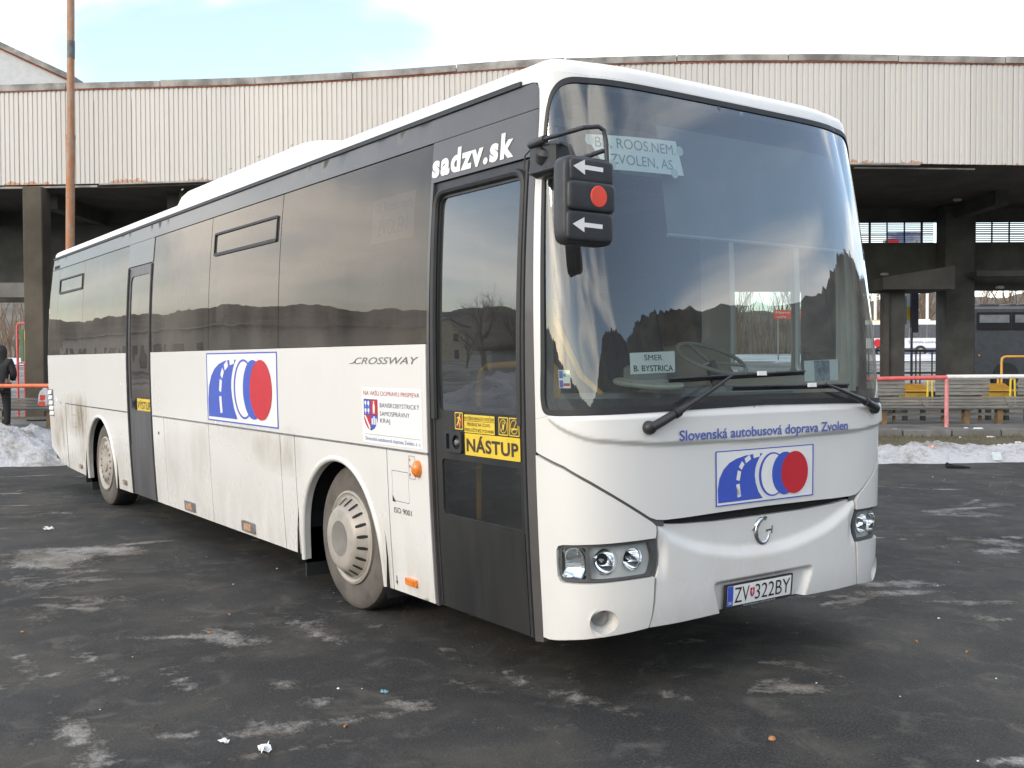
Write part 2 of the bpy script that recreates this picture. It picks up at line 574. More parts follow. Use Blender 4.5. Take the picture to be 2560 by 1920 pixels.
def patch_mesh(name, outer, holes=(), off=0., th=.01, g=.06, rel=None, fn=None):
    """a sheet cut to a polygon (with holes) and laid on the body surface, with rims th deep"""
    loops = [resample(outer, g)] + [resample(h, g) for h in holes]
    pts = np.concatenate(loops)
    edges = []
    b = 0
    for L in loops:
        n = len(L)
        edges += [(b + i, b + (i + 1) % n) for i in range(n)]
        b += n
    mn, mx = loops[0].min(0), loops[0].max(0)
    gx = np.arange(mn[0] + g * .5, mx[0], g); gz = np.arange(mn[1] + g * .5, mx[1], g)
    if len(gx) and len(gz):
        G = np.stack(np.meshgrid(gx, gz), -1).reshape(-1, 2)
        k = inside(G, loops[0])
        for h in loops[1:]:
            k &= ~inside(G, h)
        G = G[k]
        if len(G):
            keep = np.ones(len(G), bool)
            for c0 in range(0, len(G), 2000):
                d = np.linalg.norm(G[c0:c0 + 2000, None] - pts[None], axis=2).min(1)
                keep[c0:c0 + 2000] = d > g * .45
            pts = np.concatenate([pts, G[keep]])
    vv, _, ff, ov, _, _ = delaunay_2d_cdt([Vector(p) for p in pts], edges, [], 0, 1e-7)
    V2 = np.array([tuple(v) for v in vv])
    F = np.array([tuple(f) for f in ff])
    c = V2[F].mean(1)
    k = inside(c, loops[0])
    for h in loops[1:]:
        k &= ~inside(c, h)
    F = F[k]
    a = V2[F]
    cr = (a[:, 1, 0] - a[:, 0, 0]) * (a[:, 2, 1] - a[:, 0, 1]) - (a[:, 1, 1] - a[:, 0, 1]) * (a[:, 2, 0] - a[:, 0, 0])
    F = F[np.abs(cr) > 1e-12]; cr = cr[np.abs(cr) > 1e-12]
    F[cr < 0] = F[cr < 0][:, ::-1]
    base = fn if fn else SP
    if rel is None:
        def surf(u, z, o): return base(u, z) + SN(u, z, base) * o
        N = SN(V2[:, 0], V2[:, 1], base)
    else:
        def surf(u, z, o): return base(u, z) + SN(u, z, base) * (o + rel(u, z))[..., None]
        N = SN(V2[:, 0], V2[:, 1], lambda u, z: surf(u, z, off))
    P3 = surf(V2[:, 0], V2[:, 1], off)
    verts = [tuple(p) for p in P3]
    faces = [tuple(int(i) for i in f) for f in F]
    ln = [tuple(N[i]) for f in faces for i in f]
    if th:
        for li, L in enumerate(loops):
            ccw = area(L) > 0
            L2 = L if (ccw == (li == 0)) else L[::-1]
            T = surf(L2[:, 0], L2[:, 1], off)
            Bt = surf(L2[:, 0], L2[:, 1], off - th)
            n = len(L2)
            b0 = len(verts)
            verts += [tuple(p) for p in T] + [tuple(p) for p in Bt]
            for i in range(n):
                j = (i + 1) % n
                faces.append((b0 + i, b0 + n + i, b0 + n + j, b0 + j))
                nv = np.cross(Bt[i] - T[i], T[j] - T[i])
                nl = np.linalg.norm(nv)
                nv = tuple(nv / nl) if nl > 1e-12 else (0, 0, 1)
                ln += [nv] * 4
    me = bpy.data.meshes.new(name)
    me.from_pydata(verts, [], faces)
    me.update()
    me.polygons.foreach_set('use_smooth', [True] * len(faces))
    me.normals_split_custom_set(ln)
    return me
def patch(name, outer, mat, parent, holes=(), off=0., th=.01, g=.06, rel=None, fn=None, origin=None):
    return link(name, patch_mesh(name, outer, holes, off, th, g, rel, fn), mat, parent, origin)

_txt = {}
def text2d(body, bold=0., shear=0., space=1.):
    key = (body, bold, shear, space)
    if key in _txt:
        return _txt[key]
    cu = bpy.data.curves.new('t', 'FONT')
    cu.body = body
    cu.size = 1.
    cu.offset = bold
    cu.shear = shear
    cu.space_character = space
    cu.resolution_u = 4
    o = bpy.data.objects.new('t', cu)
    COL.objects.link(o)
    dg = bpy.context.evaluated_depsgraph_get()
    me = bpy.data.meshes.new_from_object(o.evaluated_get(dg))
    v = np.array([tuple(x.co)[:2] for x in me.vertices])
    f = [tuple(p.vertices) for p in me.polygons]
    bpy.data.objects.remove(o); bpy.data.curves.remove(cu); bpy.data.meshes.remove(me)
    mn, mx = v.min(0), v.max(0)
    v = (v - mn) / (mx - mn)
    _txt[key] = (v, f, (mx - mn)[0] / (mx - mn)[1])
    return _txt[key]
def lettering(name, body, box, mat, parent, off=.003, bold=0., shear=0., fn=None, space=1., origin=None, skew=0.):
    """flat letters laid on the body surface, filling box = (u0, z0, u1, z1)"""
    v, f, asp = text2d(body, bold, shear, space)
    words = body.split()
    if len(words) > 1 and len(f) > 1:
        # one object a word: cut at the widest gaps between letters
        iv = sorted((min(v[i][0] for i in q), max(v[i][0] for i in q)) for q in f)
        runs = [list(iv[0])]
        for a_, b_ in iv[1:]:
            if a_ <= runs[-1][1] + 1e-6: runs[-1][1] = max(runs[-1][1], b_)
            else: runs.append([a_, b_])
        gaps = sorted(((runs[i + 1][0] - runs[i][1], (runs[i + 1][0] + runs[i][1]) / 2) for i in range(len(runs) - 1)), reverse=True)[:len(words) - 1]
        cuts = [-1.] + sorted(g_[1] for g_ in gaps) + [2.]
        out = []
        for a_, b_ in zip(cuts[:-1], cuts[1:]):
            ff = [q for q in f if a_ <= v[q[0]][0] < b_]
            if not ff: continue
            ids = sorted({i for q in ff for i in q}); mp_ = {i: k for k, i in enumerate(ids)}
            out.append(_letters(name, v[ids], [tuple(mp_[i] for i in q) for q in ff], box, mat, parent, off, fn, origin, skew))
        return out
    return _letters(name, v, f, box, mat, parent, off, fn, origin, skew)
def _letters(name, v, f, box, mat, parent, off, fn, origin, skew):
    u0, z0, u1, z1 = box
    u = u0 + v[:, 0] * (u1 - u0); z = z0 + v[:, 1] * (z1 - z0) + skew * v[:, 0]
    base = fn if fn else SP
    P3 = base(u, z) + SN(u, z, base) * off
    N = SN(u, z, base)
    me = bpy.data.meshes.new(name)
    me.from_pydata([tuple(p) for p in P3], [], f)
    me.update()
    if len(f):
        i = f[0]
        a = P3[list(i)]
        if np.dot(np.cross(a[1] - a[0], a[2] - a[0]), N[i[0]]) < 0:
            me.flip_normals()
    return link(name, me, mat, parent, origin)
def flatshape(name, poly, mat, parent, off=.003, holes=(), g=.05, fn=None, origin=None):
    return patch(name, poly, mat, parent, holes, off, 0., g, None, fn, origin)

# ------------------------------------------------------------------ ground and large setting
FH = Vector((-.81341, .58169, 0)); RH = Vector((.58169, .81341, 0))
ST = Matrix(((RH.x, FH.x, 0, CAM.x), (RH.y, FH.y, 0, CAM.y), (0, 0, 1, 0), (0, 0, 0, 1)))   # station frame: along the platform, away from the yard, up
def st(a, d, z=0.):
    return ST @ Vector((a, d, z))

# slush: (world x, y of centre, half axis 1, half axis 2, strength)
SLUSH = [
    (-5.78, -1.17, 0.291, 0.389, 0.589, -0.118, 0.95),
    (-5.78, -0.62, 0.226, 0.301, 0.281, -0.072, 0.90),
    (-3.90, -1.22, 0.158, 0.214, 0.134, -0.032, 0.80),
    (-3.58, -1.68, 0.077, 0.104, 0.212, -0.040, 0.80),
    (-2.53, -1.25, 0.072, 0.056, 0.071, -0.022, 0.60),
    (-2.83, -0.86, 0.399, 0.066, 0.104, -0.045, 0.50),
    (-2.35, -0.83, 0.293, 0.136, 0.235, -0.099, 0.75),
    (-2.37, -0.33, 0.632, -0.014, 0.156, -0.097, 0.75),
    (-2.76, -0.47, 0.292, 0.070, 0.088, -0.042, 0.50),
    (-2.54, 0.09, 0.678, -0.068, 0.065, -0.044, 0.70),
    (-2.32, -1.63, 0.730, 0.036, 0.085, -0.040, 0.75),
    (-2.52, -1.98, 0.482, 0.035, 0.141, -0.058, 0.70),
    (-1.62, -1.98, 0.236, 0.030, 0.092, -0.040, 0.60),
    (-1.20, -1.98, 0.224, 0.058, 0.162, -0.064, 0.90),
    (-0.84, -1.99, 0.070, 0.095, 0.139, -0.033, 0.90),
    (-1.14, -1.65, 0.179, 0.025, 0.087, -0.044, 0.80),
    (-1.77, -1.95, 0.055, 0.075, 0.152, -0.031, 0.50),
    (-1.54, -1.33, 0.452, 0.040, 0.082, -0.044, 0.75),
    (-0.81, -1.25, 0.290, 0.048, 0.071, -0.043, 0.80),
    (-1.31, -0.96, 0.079, 0.108, 0.066, -0.027, 0.70),
    (-0.96, -0.91, 0.049, 0.067, 0.110, -0.050, 0.90),
    (-0.81, -0.76, 0.027, 0.037, 0.043, -0.022, 0.70),
    (-0.65, -0.57, 0.115, 0.095, 0.070, -0.042, 0.95),
    (-0.67, 0.11, 0.171, 0.013, 0.050, -0.045, 0.85),
    (-0.87, 0.05, 0.030, 0.041, 0.042, -0.028, 0.50),
    (-0.11, 0.20, 0.301, 0.060, 0.056, -0.057, 0.90),
    (-0.02, 0.57, 0.064, 0.027, 0.049, -0.053, 0.85),
    (0.10, 0.59, 0.180, 0.002, 0.050, -0.065, 0.50),
    (-0.04, 1.46, 0.084, 0.114, 0.041, -0.048, 0.80),
    (0.14, 1.51, 0.118, 0.086, 0.032, -0.042, 0.60),
    (0.32, 1.18, 0.139, 0.238, 0.064, -0.077, 0.95),
    (0.15, 1.16, 0.057, 0.079, 0.031, -0.037, 0.80),
    (0.30, 1.50, 0.194, 0.093, 0.048, -0.070, 0.50),
    (-0.65, 1.35, 0.071, 0.200, 0.051, -0.049, 0.50),
    (-0.84, 3.73, 0.247, 0.332, 0.076, -0.112, 0.90),
    (-0.67, 3.47, 0.258, 0.347, 0.061, -0.091, 0.90),
    (-0.18, 3.67, 0.209, 0.282, 0.060, -0.103, 0.85),
    (-2.50, 7.37, 0.379, 0.222, 0.129, -0.219, 0.80),
    (-2.67, 8.33, 0.256, 0.336, 0.122, -0.217, 0.70),
    (-1.37, 6.02, 0.403, 0.150, 0.102, -0.185, 0.80),
    (-1.08, 5.65, 0.145, 0.193, 0.093, -0.168, 0.90),
    (-0.76, 5.21, 0.091, 0.122, 0.082, -0.151, 0.60),
    (-1.97, 5.85, 0.185, 0.246, 0.075, -0.117, 0.60),
    (0.78, 1.89, 0.071, 0.096, 0.034, -0.056, 0.50),
    (-0.47, 1.51, 0.066, 0.089, 0.034, -0.037, 0.40),
    (-0.25, -0.74, 0.037, 0.051, 0.039, -0.023, 0.40),
    (-0.20, -0.37, 0.147, 0.023, 0.034, -0.030, 0.45),
    (-1.10, 0.02, 0.206, 0.048, 0.054, -0.041, 0.40),
    (-1.46, 0.09, 0.222, 0.016, 0.059, -0.045, 0.50),
    (-4.79, -1.53, 0.192, 0.258, 0.251, -0.045, 0.50),
    (-7.86, 0.31, 0.555, 0.138, 0.171, -0.054, 0.50),
    (-8.52, -0.57, 0.253, 0.334, 0.300, -0.061, 0.50),
    (-1.24, -2.18, 0.061, 0.084, 0.123, -0.022, 0.50),
    (-0.69, -1.44, 0.048, 0.067, 0.066, -0.024, 0.30),
]
def make_asphalt():
    m, t, b = newmat('wet_asphalt')
    g = t.nodes.new('ShaderNodeNewGeometry')
    P = g.outputs['Position']
    at = t.nodes.new('ShaderNodeAttribute')
    at.attribute_name = 'slush'
    big = noise(t, .35, 5, .6, vec=P)
    mid = noise(t, 2.3, 6, .65, vec=P)
    fine = noise(t, 75., 4, .75, vec=P)
    vor = node(t, 'ShaderNodeTexVoronoi', Scale=95.)
    t.links.new(P, vor.inputs['Vector'])
    c = mixc(t, sstep(t, big, .35, .68), (.0150, .0150, .0150), (.0260, .0262, .0262))
    salt = noise(t, 1.15, 9, .66, vec=P, dist=.5)
    c = mixc(t, math_n(t, 'MULTIPLY', sstep(t, salt, .42, .68), .80), c, (.074, .067, .055))
    salt2 = noise(t, 3.7, 9, .70, vec=P, dist=.8)
    c = mixc(t, math_n(t, 'MULTIPLY', sstep(t, salt2, .50, .70), .62), c, (.122, .112, .094))
    c = mixc(t, math_n(t, 'MULTIPLY', sstep(t, mid, .42, .75), .35), c, (.026, .024, .021))
    c = mixc(t, math_n(t, 'MULTIPLY', sstep(t, fine, .47, .66), .62), c, (.085, .083, .078))
    c = mixc(t, math_n(t, 'MULTIPLY', sstep(t, noise(t, 50., 3, .6, vec=P), .60, .72), .8), c, (.008, .008, .008))
    # stray light specks of ice and grit
    v2 = node(t, 'ShaderNodeTexVoronoi', Scale=17.)
    t.links.new(P, v2.inputs['Vector'])
    sp = math_n(t, 'SUBTRACT', 1., sstep(t, v2.outputs['Distance'], .03, .075))
    spk = math_n(t, 'MULTIPLY', sp, sstep(t, noise(t, 1.1, 3, .5, vec=P), .50, .62))
    c = mixc(t, math_n(t, 'MULTIPLY', spk, .8), c, (.42, .42, .42))
    # packed slush and ice
    n1 = noise(t, 4.5, 8, .68, vec=P, dist=.4)
    n2 = noise(t, 26., 5, .65, vec=P)
    n3 = noise(t, 1.9, 5, .6, vec=P, stretch=(1., .45, 1.))
    s = math_n(t, 'ADD', math_n(t, 'MULTIPLY', at.outputs['Fac'], 1.05), math_n(t, 'MULTIPLY', math_n(t, 'SUBTRACT', n1, .52), 2.6))
    s = math_n(t, 'ADD', s, math_n(t, 'MULTIPLY', math_n(t, 'SUBTRACT', n2, .5), 2.0))
    s = math_n(t, 'ADD', s, math_n(t, 'MULTIPLY', math_n(t, 'SUBTRACT', n3, .62), .9))
    frag = noise(t, 1.05, 10, .74, vec=P, dist=1.1)
    s = math_n(t, 'MAXIMUM', s, math_n(t, 'MULTIPLY', sstep(t, frag, .565, .68), math_n(t, 'ADD', .25, math_n(t, 'MULTIPLY', n2, .9))))
    mask = sstep(t, s, .18, .85)
    wv = node(t, 'ShaderNodeTexWave', Scale=5.2, Distortion=2.2, Detail=3.)
    wv.inputs['Detail Scale'].default_value = 1.6
    t.links.new(P, wv.inputs['Vector'])
    tread = math_n(t, 'MULTIPLY', sstep(t, noise(t, .55, 3, .5, vec=P), .52, .60), .35)
    mask = math_n(t, 'MULTIPLY', mask, math_n(t, 'SUBTRACT', 1., math_n(t, 'MULTIPLY', tread, sstep(t, wv.outputs['Fac'], .35, .8))))
    sc = mixc(t, sstep(t, noise(t, 1.4, 4, .6, vec=P), .36, .62), (.18, .155, .12), (.50, .49, .47))
    sc = mixc(t, math_n(t, 'MULTIPLY', sstep(t, n2, .35, .62), .5), sc, (.16, .14, .115))
    n4 = noise(t, 70., 4, .7, vec=P)
    c = mixc(t, math_n(t, 'MULTIPLY', mask, math_n(t, 'ADD', .45, math_n(t, 'MULTIPLY', sstep(t, n4, .35, .6), .45))), c, sc)
    t.links.new(c, b.inputs['Base Color'])
    rg = math_n(t, 'SUBTRACT', .78, math_n(t, 'MULTIPLY', sstep(t, big, .4, .7), .16))
    t.links.new(rg, b.inputs['Roughness'])
    b.inputs['Specular IOR Level'].default_value = .35
    h = math_n(t, 'ADD', math_n(t, 'MULTIPLY', fine, .35), math_n(t, 'MULTIPLY', mask, math_n(t, 'ADD', .5, n2)))
    bump(t, b, h, 1.0, .016)
    return m
MAT['asphalt'] = make_asphalt()

def grid_mesh(name, us, vs, fz, mat, xf, kind='structure', attr=None):
    """sheet over a grid of (a, d) points with heights fz"""
    A, D = np.meshgrid(us, vs)
    Z = fz(A, D)
    n, m = A.shape
    v = [tuple(xf @ Vector((a, d, z))) for a, d, z in zip(A.ravel(), D.ravel(), Z.ravel())]
    f = [(i * m + j, i * m + j + 1, (i + 1) * m + j + 1, (i + 1) * m + j) for i in range(n - 1) for j in range(m - 1)]
    me = bpy.data.meshes.new(name)
    me.from_pydata(v, [], f)
    me.update()
    me.polygons.foreach_set('use_smooth', [True] * len(f))
    if attr:
        W = np.array(v)
        for k, fn in attr.items():
            at = me.attributes.new(k, 'FLOAT', 'POINT')
            at.data.foreach_set('value', fn(W[:, 0], W[:, 1]).astype(np.float32))
    o = link(name, me, mat, None, (0, 0, 0))
    if kind: o['kind'] = kind
    return o

# small stray smears of the same packed slush, over the whole yard
_q = np.random.default_rng(5)
for _ in range(170):
    _a, _d2 = _q.uniform(-7.5, 8.5), _q.uniform(4.2, 16.0)
    _p = (CAM.x + RH.x * _a + FH.x * _d2, CAM.y + RH.y * _a + FH.y * _d2)
    if -12 < _p[0] < .1 and -.1 < _p[1] < 2.6: continue
    _an = _q.normal(.95, .5); _l1, _l2 = _q.uniform(.08, .55), _q.uniform(.03, .10)
    SLUSH.append((_p[0], _p[1], _l1 * math.cos(_an), _l1 * math.sin(_an), -_l2 * math.sin(_an), _l2 * math.cos(_an), _q.uniform(.65, 1.1)))
def slush_fn(x, y):
    s = np.zeros_like(x)
    for cx, cy, ax, ay, bx, by, k in SLUSH:
        det = ax * by - ay * bx
        if abs(det) < 1e-9: continue
        p = ((x - cx) * by - (y - cy) * bx) / det
        q = (ax * (y - cy) - ay * (x - cx)) / det
        s = np.maximum(s, k * np.clip(1.25 - (p * p + q * q) * .8, 0, 1.1))
    return s

def bank_profile(A, D):
    """yard 0, then a verge that climbs to the kerb"""
    return np.clip((D - 16.6) / 3.6, 0, 1) * .20
# near yard (fine), and a big sheet to the horizon with a rise far off
grid_mesh('yard', np.concatenate([np.linspace(-9, 9, 200)]), np.concatenate([np.linspace(1.2, 16.9, 190)]), lambda a, d: 0 * a, MAT['asphalt'], ST, 'structure', {'slush': slush_fn})
MAT['far_ground'] = M('trodden_snow_and_tarmac', (.10, .098, .092), .9, var=.3, vscale=.25, var2=(.30, .30, .30))
def far_z(A, D):
    z = np.where(D > 30, np.clip((D - 30) / 54, 0, 1) * 1.80 + .28, -.03)
    return np.where(D < 16, -.012, z)
grid_mesh('ground', np.linspace(-900, 900, 61), np.concatenate([np.linspace(-900, 10, 20), np.linspace(16, 17, 2), np.linspace(29.9, 30.1, 2), np.linspace(34, 84, 8), np.linspace(120, 1200, 8)]), far_z, MAT['far_ground'], ST)
def make_snowground():
    m, t, b = newmat('old_snow')
    f = noise(t, .5, 6, .65)
    c = mixc(t, sstep(t, f, .3, .7), (.42, .42, .43), (.74, .75, .78))
    t.links.new(c, b.inputs['Base Color'])
    b.inputs['Roughness'].default_value = .8
    return m
MAT['oldsnow'] = make_snowground()
grid_mesh('snow_field', np.linspace(-120, 120, 40), np.linspace(66, 150, 12), lambda A, D: np.clip((D - 30) / 54, 0, 1) * 1.80 + .31 + .06 * np.sin(A * .7) * np.sin(D * .3), MAT['oldsnow'], ST)

# ------------------------------------------------------------------ THE BUS
bus = tag(empty('bus', (-6.0, 1.275, 0)), 'large white coach with dark tinted windows and road logo parked in front', 'bus')
PT, BP = MAT['paint'], 'bus'
def mir(poly):
    return [(-u, z) for u, z in poly][::-1]
def smoothpoly(p, it=2):
    p = [np.array(q, float) for q in p]
    for _ in range(it):
        o = [p[0]]
        for i in range(len(p) - 1):
            o += [.75 * p[i] + .25 * p[i + 1], .25 * p[i] + .75 * p[i + 1]]
        o.append(p[-1]); p = o
    return [tuple(q) for q in p]

ZT = 3.10                                                    # top of the dark window band
ZR = 3.135                                                   # where the roof shell begins
# --- front: windscreen opening (right half, from bottom centre up and over)
ws_r = smoothpoly([(0, 1.447), (-.35, 1.442), (-.82, 1.434), (-1.21, 1.424), (-1.38, 1.418), (-1.425, 1.435), (-1.438, 1.49), (-1.437, 1.56), (-1.427, 1.693), (-1.412, 2.206), (-1.394, 2.75), (-1.383, 2.88), (-1.357, 2.98), (-1.300, 3.055), (-1.208, 3.104), (-1.08, 3.116), (-.8, 3.118), (0, 3.119)], 2)
ws_out = ws_r + [(-u, z) for u, z in ws_r[::-1]][1:-1]
ws_glass = inset(ws_out, .026)
ws_clear = inset(ws_out, .060)
# keep the printed border deeper along the bottom
ws_clear = [(u * (.985), max(z, 1.505 + .02 * (u / 1.3) ** 2 * 0)) for u, z in ws_clear]
# pillars and header round the windscreen
fr_r = [(0, ZR), (-1.05, ZR), (-1.75, ZR), (-1.75, 3.108), (-1.60, 3.100), (-1.53, 3.085), (-1.488, 3.05), (-1.470, 2.98), (-1.462, 2.90), (-1.465, 2.80), (-1.480, 2.66), (-1.488, 2.5), (-1.487, 1.40)]
hood_top_r = (-1.487, 1.40)
frame_poly = fr_r + [(-1.39, 1.40), (1.39, 1.40)] + [(-u, z) for u, z in fr_r[::-1]][:-1]
ws_hole = [(u, z) for u, z in inset(ws_out, -.001)]
# bottom of the frame is cut by the windscreen: split into two pillar pieces joined by the header
hdr = [p for p in fr_r]
wr = [p for p in ws_r]
i0 = next(i for i, p in enumerate(wr) if p[0] < -1.37)       # start of the lower corner
pil = hdr + wr[i0:][0:]                                      # down the outside, then up the glass edge to the top centre
patch('windscreen_surround', pil, PT, bus, g=.028, th=.03)
patch('windscreen_surround', mir(pil), PT, bus, g=.028, th=.03)
ring = patch('windscreen_seal', ws_out, MAT['rubber'], bus, [inset(ws_out, .030)], off=.006, th=.03, g=.03)
wsg = patch('windscreen', ws_glass, MAT['windscreen'], bus, off=-.002, th=0., g=.03)
patch('printed_border', ws_glass, MAT['rubber'], wsg, [ws_clear], off=-.008, th=0., g=.03)
# --- hood with the crease under the windscreen
diag = [(-1.487, 1.236), (-1.478, 1.232), (-1.40, 1.208), (-1.308, 1.178), (-1.18, 1.109), (-1.041, 1.026), (-.905, .945), (-.850, .912), (-.81, .898), (-.755, .893)]
hood_r = [(0, .900), (-.38, .897), (-.62, .893)] + diag[::-1] + [(-1.487, 1.3990)] + [(p[0], p[1] - .0012) for p in wr[:i0 + 1][::-1]]
hood = hood_r + [(-u, z) for u, z in hood_r[::-1]][1:-1]
CRX = np.array([0, .149, .408, .60, .694, .88, .966, 1.06, 1.18, 1.259, 1.342, 1.407, 1.6])
CRZ = np.array([1.262, 1.262, 1.267, 1.270, 1.272, 1.278, 1.287, 1.293, 1.307, 1.335, 1.373, 1.416, 1.56])
def smo(x):
    x = np.clip(x, 0, 1)
    return x * x * (3 - 2 * x)
def hood_rel(u, z):
    c = np.interp(np.abs(u), CRX, CRZ)
    d = z - c
    return .020 * smo(d / .030 + .5) * smo((1.46 - np.abs(u)) / .16) * (1 - .25 * smo(d / .12)) * smo((1.436 - z) / .035)
hd = patch('hood', hood, PT, bus, g=.0135, th=.03, rel=hood_rel)
# --- lower corners either side, notched for the headlamps
corner_r = [(-1.487, 1.219)] + [(u + .0, z - .017) for u, z in diag[2:6]] + [(-.905, .926), (-.842, .888), (-.818, .868), (-.816, .85), (-.822, .808), (-1.0, .804), (-1.2, .797), (-1.325, .789), (-1.352, .782), (-1.364, .762), (-1.366, .70), (-1.364, .632), (-1.350, .606), (-1.330, .600), (-1.2, .602), (-1.0, .610), (-.836, .614), (-.848, .50), (-.860, .42), (-.878, .363),
            (-1.0, .352), (-1.15, .338), (-1.30, .318), (-1.40, .302), (-1.44, .298), (-1.487, .300)]
fogc = (-1.128, .414)
for sgn, poly in ((1, corner_r), (-1, mir(corner_r))):
    fh_ = ellipse(sgn * fogc[0], fogc[1], .072, .060)
    cp = patch('corner_panel', poly, PT, bus, [fh_], off=.004, th=.035, g=.024)
    # fog lamp: a dished white recess with a round lens
    c = SO(np.array([sgn * fogc[0]]), np.array([fogc[1]]), 0.)[0]
    n = SN(np.array([sgn * fogc[0]]), np.array([fogc[1]]))[0]
    n2 = Vector((1, 0, 0)).lerp(Vector(n), .75).normalized()
    fl = MB().lathe([(.076, .000), (.066, -.022), (.056, -.05), (.048, -.075), (.0, -.078)], c, n2, 28).build('fog_lamp', PT, bus)
    cc = Vector(c) - n2 * .062
    MB().lathe([(.0, .004), (.030, .002), (.043, -.004), (.045, -.02)], cc, n2, 24).build('lens', MAT['dull_metal'], fl)
# --- bumper with a scooped upper crescent and a number plate recess
bump_r = [(0, .845), (-.36, .846), (-.61, .856), (-.70, .863), (-.76, .871), (-.795, .868), (-.800, .85), (-.801, .80), (-.793, .76), (-.789, .715), (-.795, .665), (-.818, .612), (-.832, .50), (-.846, .42), (-.868, .362), (-.66, .360), (-.40, .364), (0, .366)]
bumper = bump_r + [(-u, z) for u, z in bump_r[::-1]][1:-1]
BX = np.array([0, .088, .204, .36, .517, .612, .728, .79, .83])
BZ = np.array([.652, .653, .660, .683, .717, .748, .800, .850, .90])
def bump_rel(u, z):
    a = np.abs(u)
    c = np.interp(a, BX, BZ)
    h = -.026 * smo((z - c) / .085 + .35)
    # lamp end: the bumper swells towards the headlamp
    h = h - .016 * smo((a - .735) / .05) * smo(1 - abs(z - .71) / .13)
    du = smo((.415 - a - np.clip(.50 - z, 0, 1) * .35) / .05)
    dz = smo((.532 - z) / .022)
    return h - .038 * du * dz
patch('bumper', bumper, PT, bus, g=.0125, th=.05, rel=bump_rel)
# dark slot and gap backing behind the front panels
patch('grille_slot', [(-.80, .83), (.80, .83), (.86, .93), (-.86, .93)], MAT['black_gap'], bus, off=-.055, th=0., g=.05)
patch('front_backing', [(-1.55, .33), (1.55, .33), (1.55, 1.40), (-1.55, 1.40)], MAT['black_gap'], bus, off=-.085, th=0., g=.05)
gapd = [(u, z + .014) for u, z in diag] + [(u, z - .034) for u, z in diag[::-1]]
MAT['gap_grey'] = M('gap_shadow_grey', (.10, .10, .095), .7, var=.1)
patch('panel_gap', gapd, MAT['gap_grey'], bus, off=-.012, th=0., g=.04)
patch('panel_gap', mir(gapd), MAT['gap_grey'], bus, off=-.012, th=0., g=.04)
gv = [(-.872, .36), (-.845, .42), (-.81, .62), (-.80, .88), (-.83, .88), (-.85, .60), (-.89, .36)]
patch('panel_gap', gv, MAT['gap_grey'], bus, off=-.016, th=0., g=.04)
patch('panel_gap', mir(gv), MAT['gap_grey'], bus, off=-.016, th=0., g=.04)
# --- headlamps
MAT['gasket'] = M('grey_gasket', (.075, .078, .08), .5, var=.15)
for sgn in (1, -1):
    def mm(p): return p if sgn == 1 else mir(p)
    outl = [(-.826, .802), (-1.0, .798), (-1.2, .791), (-1.325, .783), (-1.350, .776), (-1.360, .756), (-1.360, .70), (-1.358, .636), (-1.346, .612), (-1.330, .606), (-1.2, .608), (-1.0, .616), (-.838, .620), (-.812, .668), (-.806, .715), (-.811, .765)]
    inn = fillet([(-.852, .789), (-1.192, .781), (-1.192, .617), (-.858, .627), (-.828, .705)], [.02, .01, .01, .02, .03])
    bl = fillet([(-1.211, .778), (-1.342, .772), (-1.347, .622), (-1.215, .618)], .018)
    hl = patch('headlight', mm(outl), MAT['gasket'], bus, [mm(inn), mm(bl)], off=-.012, th=.05, g=.02)
    patch('lamp_housing', mm(inset(inn, -.006)), MAT['housing'], hl, [ellipse(sgn * -1.108, .706, .061, .061, 28), ellipse(sgn * -.948, .711, .053, .053, 28)], off=-.043, th=0., g=.03)
    for (lu, lz, rr) in ((-1.108, .706, .066), (-.948, .711, .057)):
        c = SO(np.array([sgn * lu]), np.array([lz]), -.040)[0]
        n = Vector((1, 0, 0)).lerp(Vector(SN(np.array([sgn * lu]), np.array([lz]))[0]), .5).normalized()
        lp = MB().lathe([(rr, .010), (rr * .97, .0), (rr * .82, -.022), (rr * .55, -.042), (rr * .25, -.052), (.0, -.054)], c, n, 28).build('reflector', MAT['reflector'], hl)
        hb = MB().lathe([(0, -.012), (.008, -.014), (.010, -.020), (.010, -.05)], c, n, 16).build('bulb', MAT['chrome'], hl)
    # indicator: ribbed clear lens over a bright bowl
    c = SO(np.array([sgn * -1.285]), np.array([.695]), -.03)[0]
    n = Vector((1, 0, 0)).lerp(Vector(SN(np.array([sgn * -1.285]), np.array([.695]))[0]), .8).normalized()
    MB().lathe([(.075, .0), (.06, -.02), (.03, -.034), (0, -.036)], c, n, 24, sx=1.25).build('indicator_bowl', MAT['reflector'], hl)
    rb = MB()
    for k in range(11):
        zz = .632 + k * .0132
        uu = np.linspace(-1.334, -1.224, 7) * sgn
        rb.tube([tuple(p) for p in SO(uu, np.full(7, zz), -.020)], .0022, 5)
    rb.build('lens_rib', MAT['clear_lens'], hl)
    patch('lens', mm(inset(inn, -.004)), MAT['clear_lens'], hl, off=-.014, th=0., g=.03)
    patch('lens', mm(inset(bl, -.004)), MAT['clear_lens'], hl, off=-.016, th=0., g=.02)

# --- right side: dark band, windows, doors, white panels
XDL, XDR = -1.386, -.418                                      # front door edges
XML, XMR = -7.70, -6.815                                      # middle door edges
ZW, ZL = 1.788, 1.150                                         # window line, moulding line
def sr(x0, z0, x1, z1, r=0.):
    return rect(U(x0), z0, U(x1), z1, r)
def sp(pts):
    return [(U(x), z) for x, z in pts]
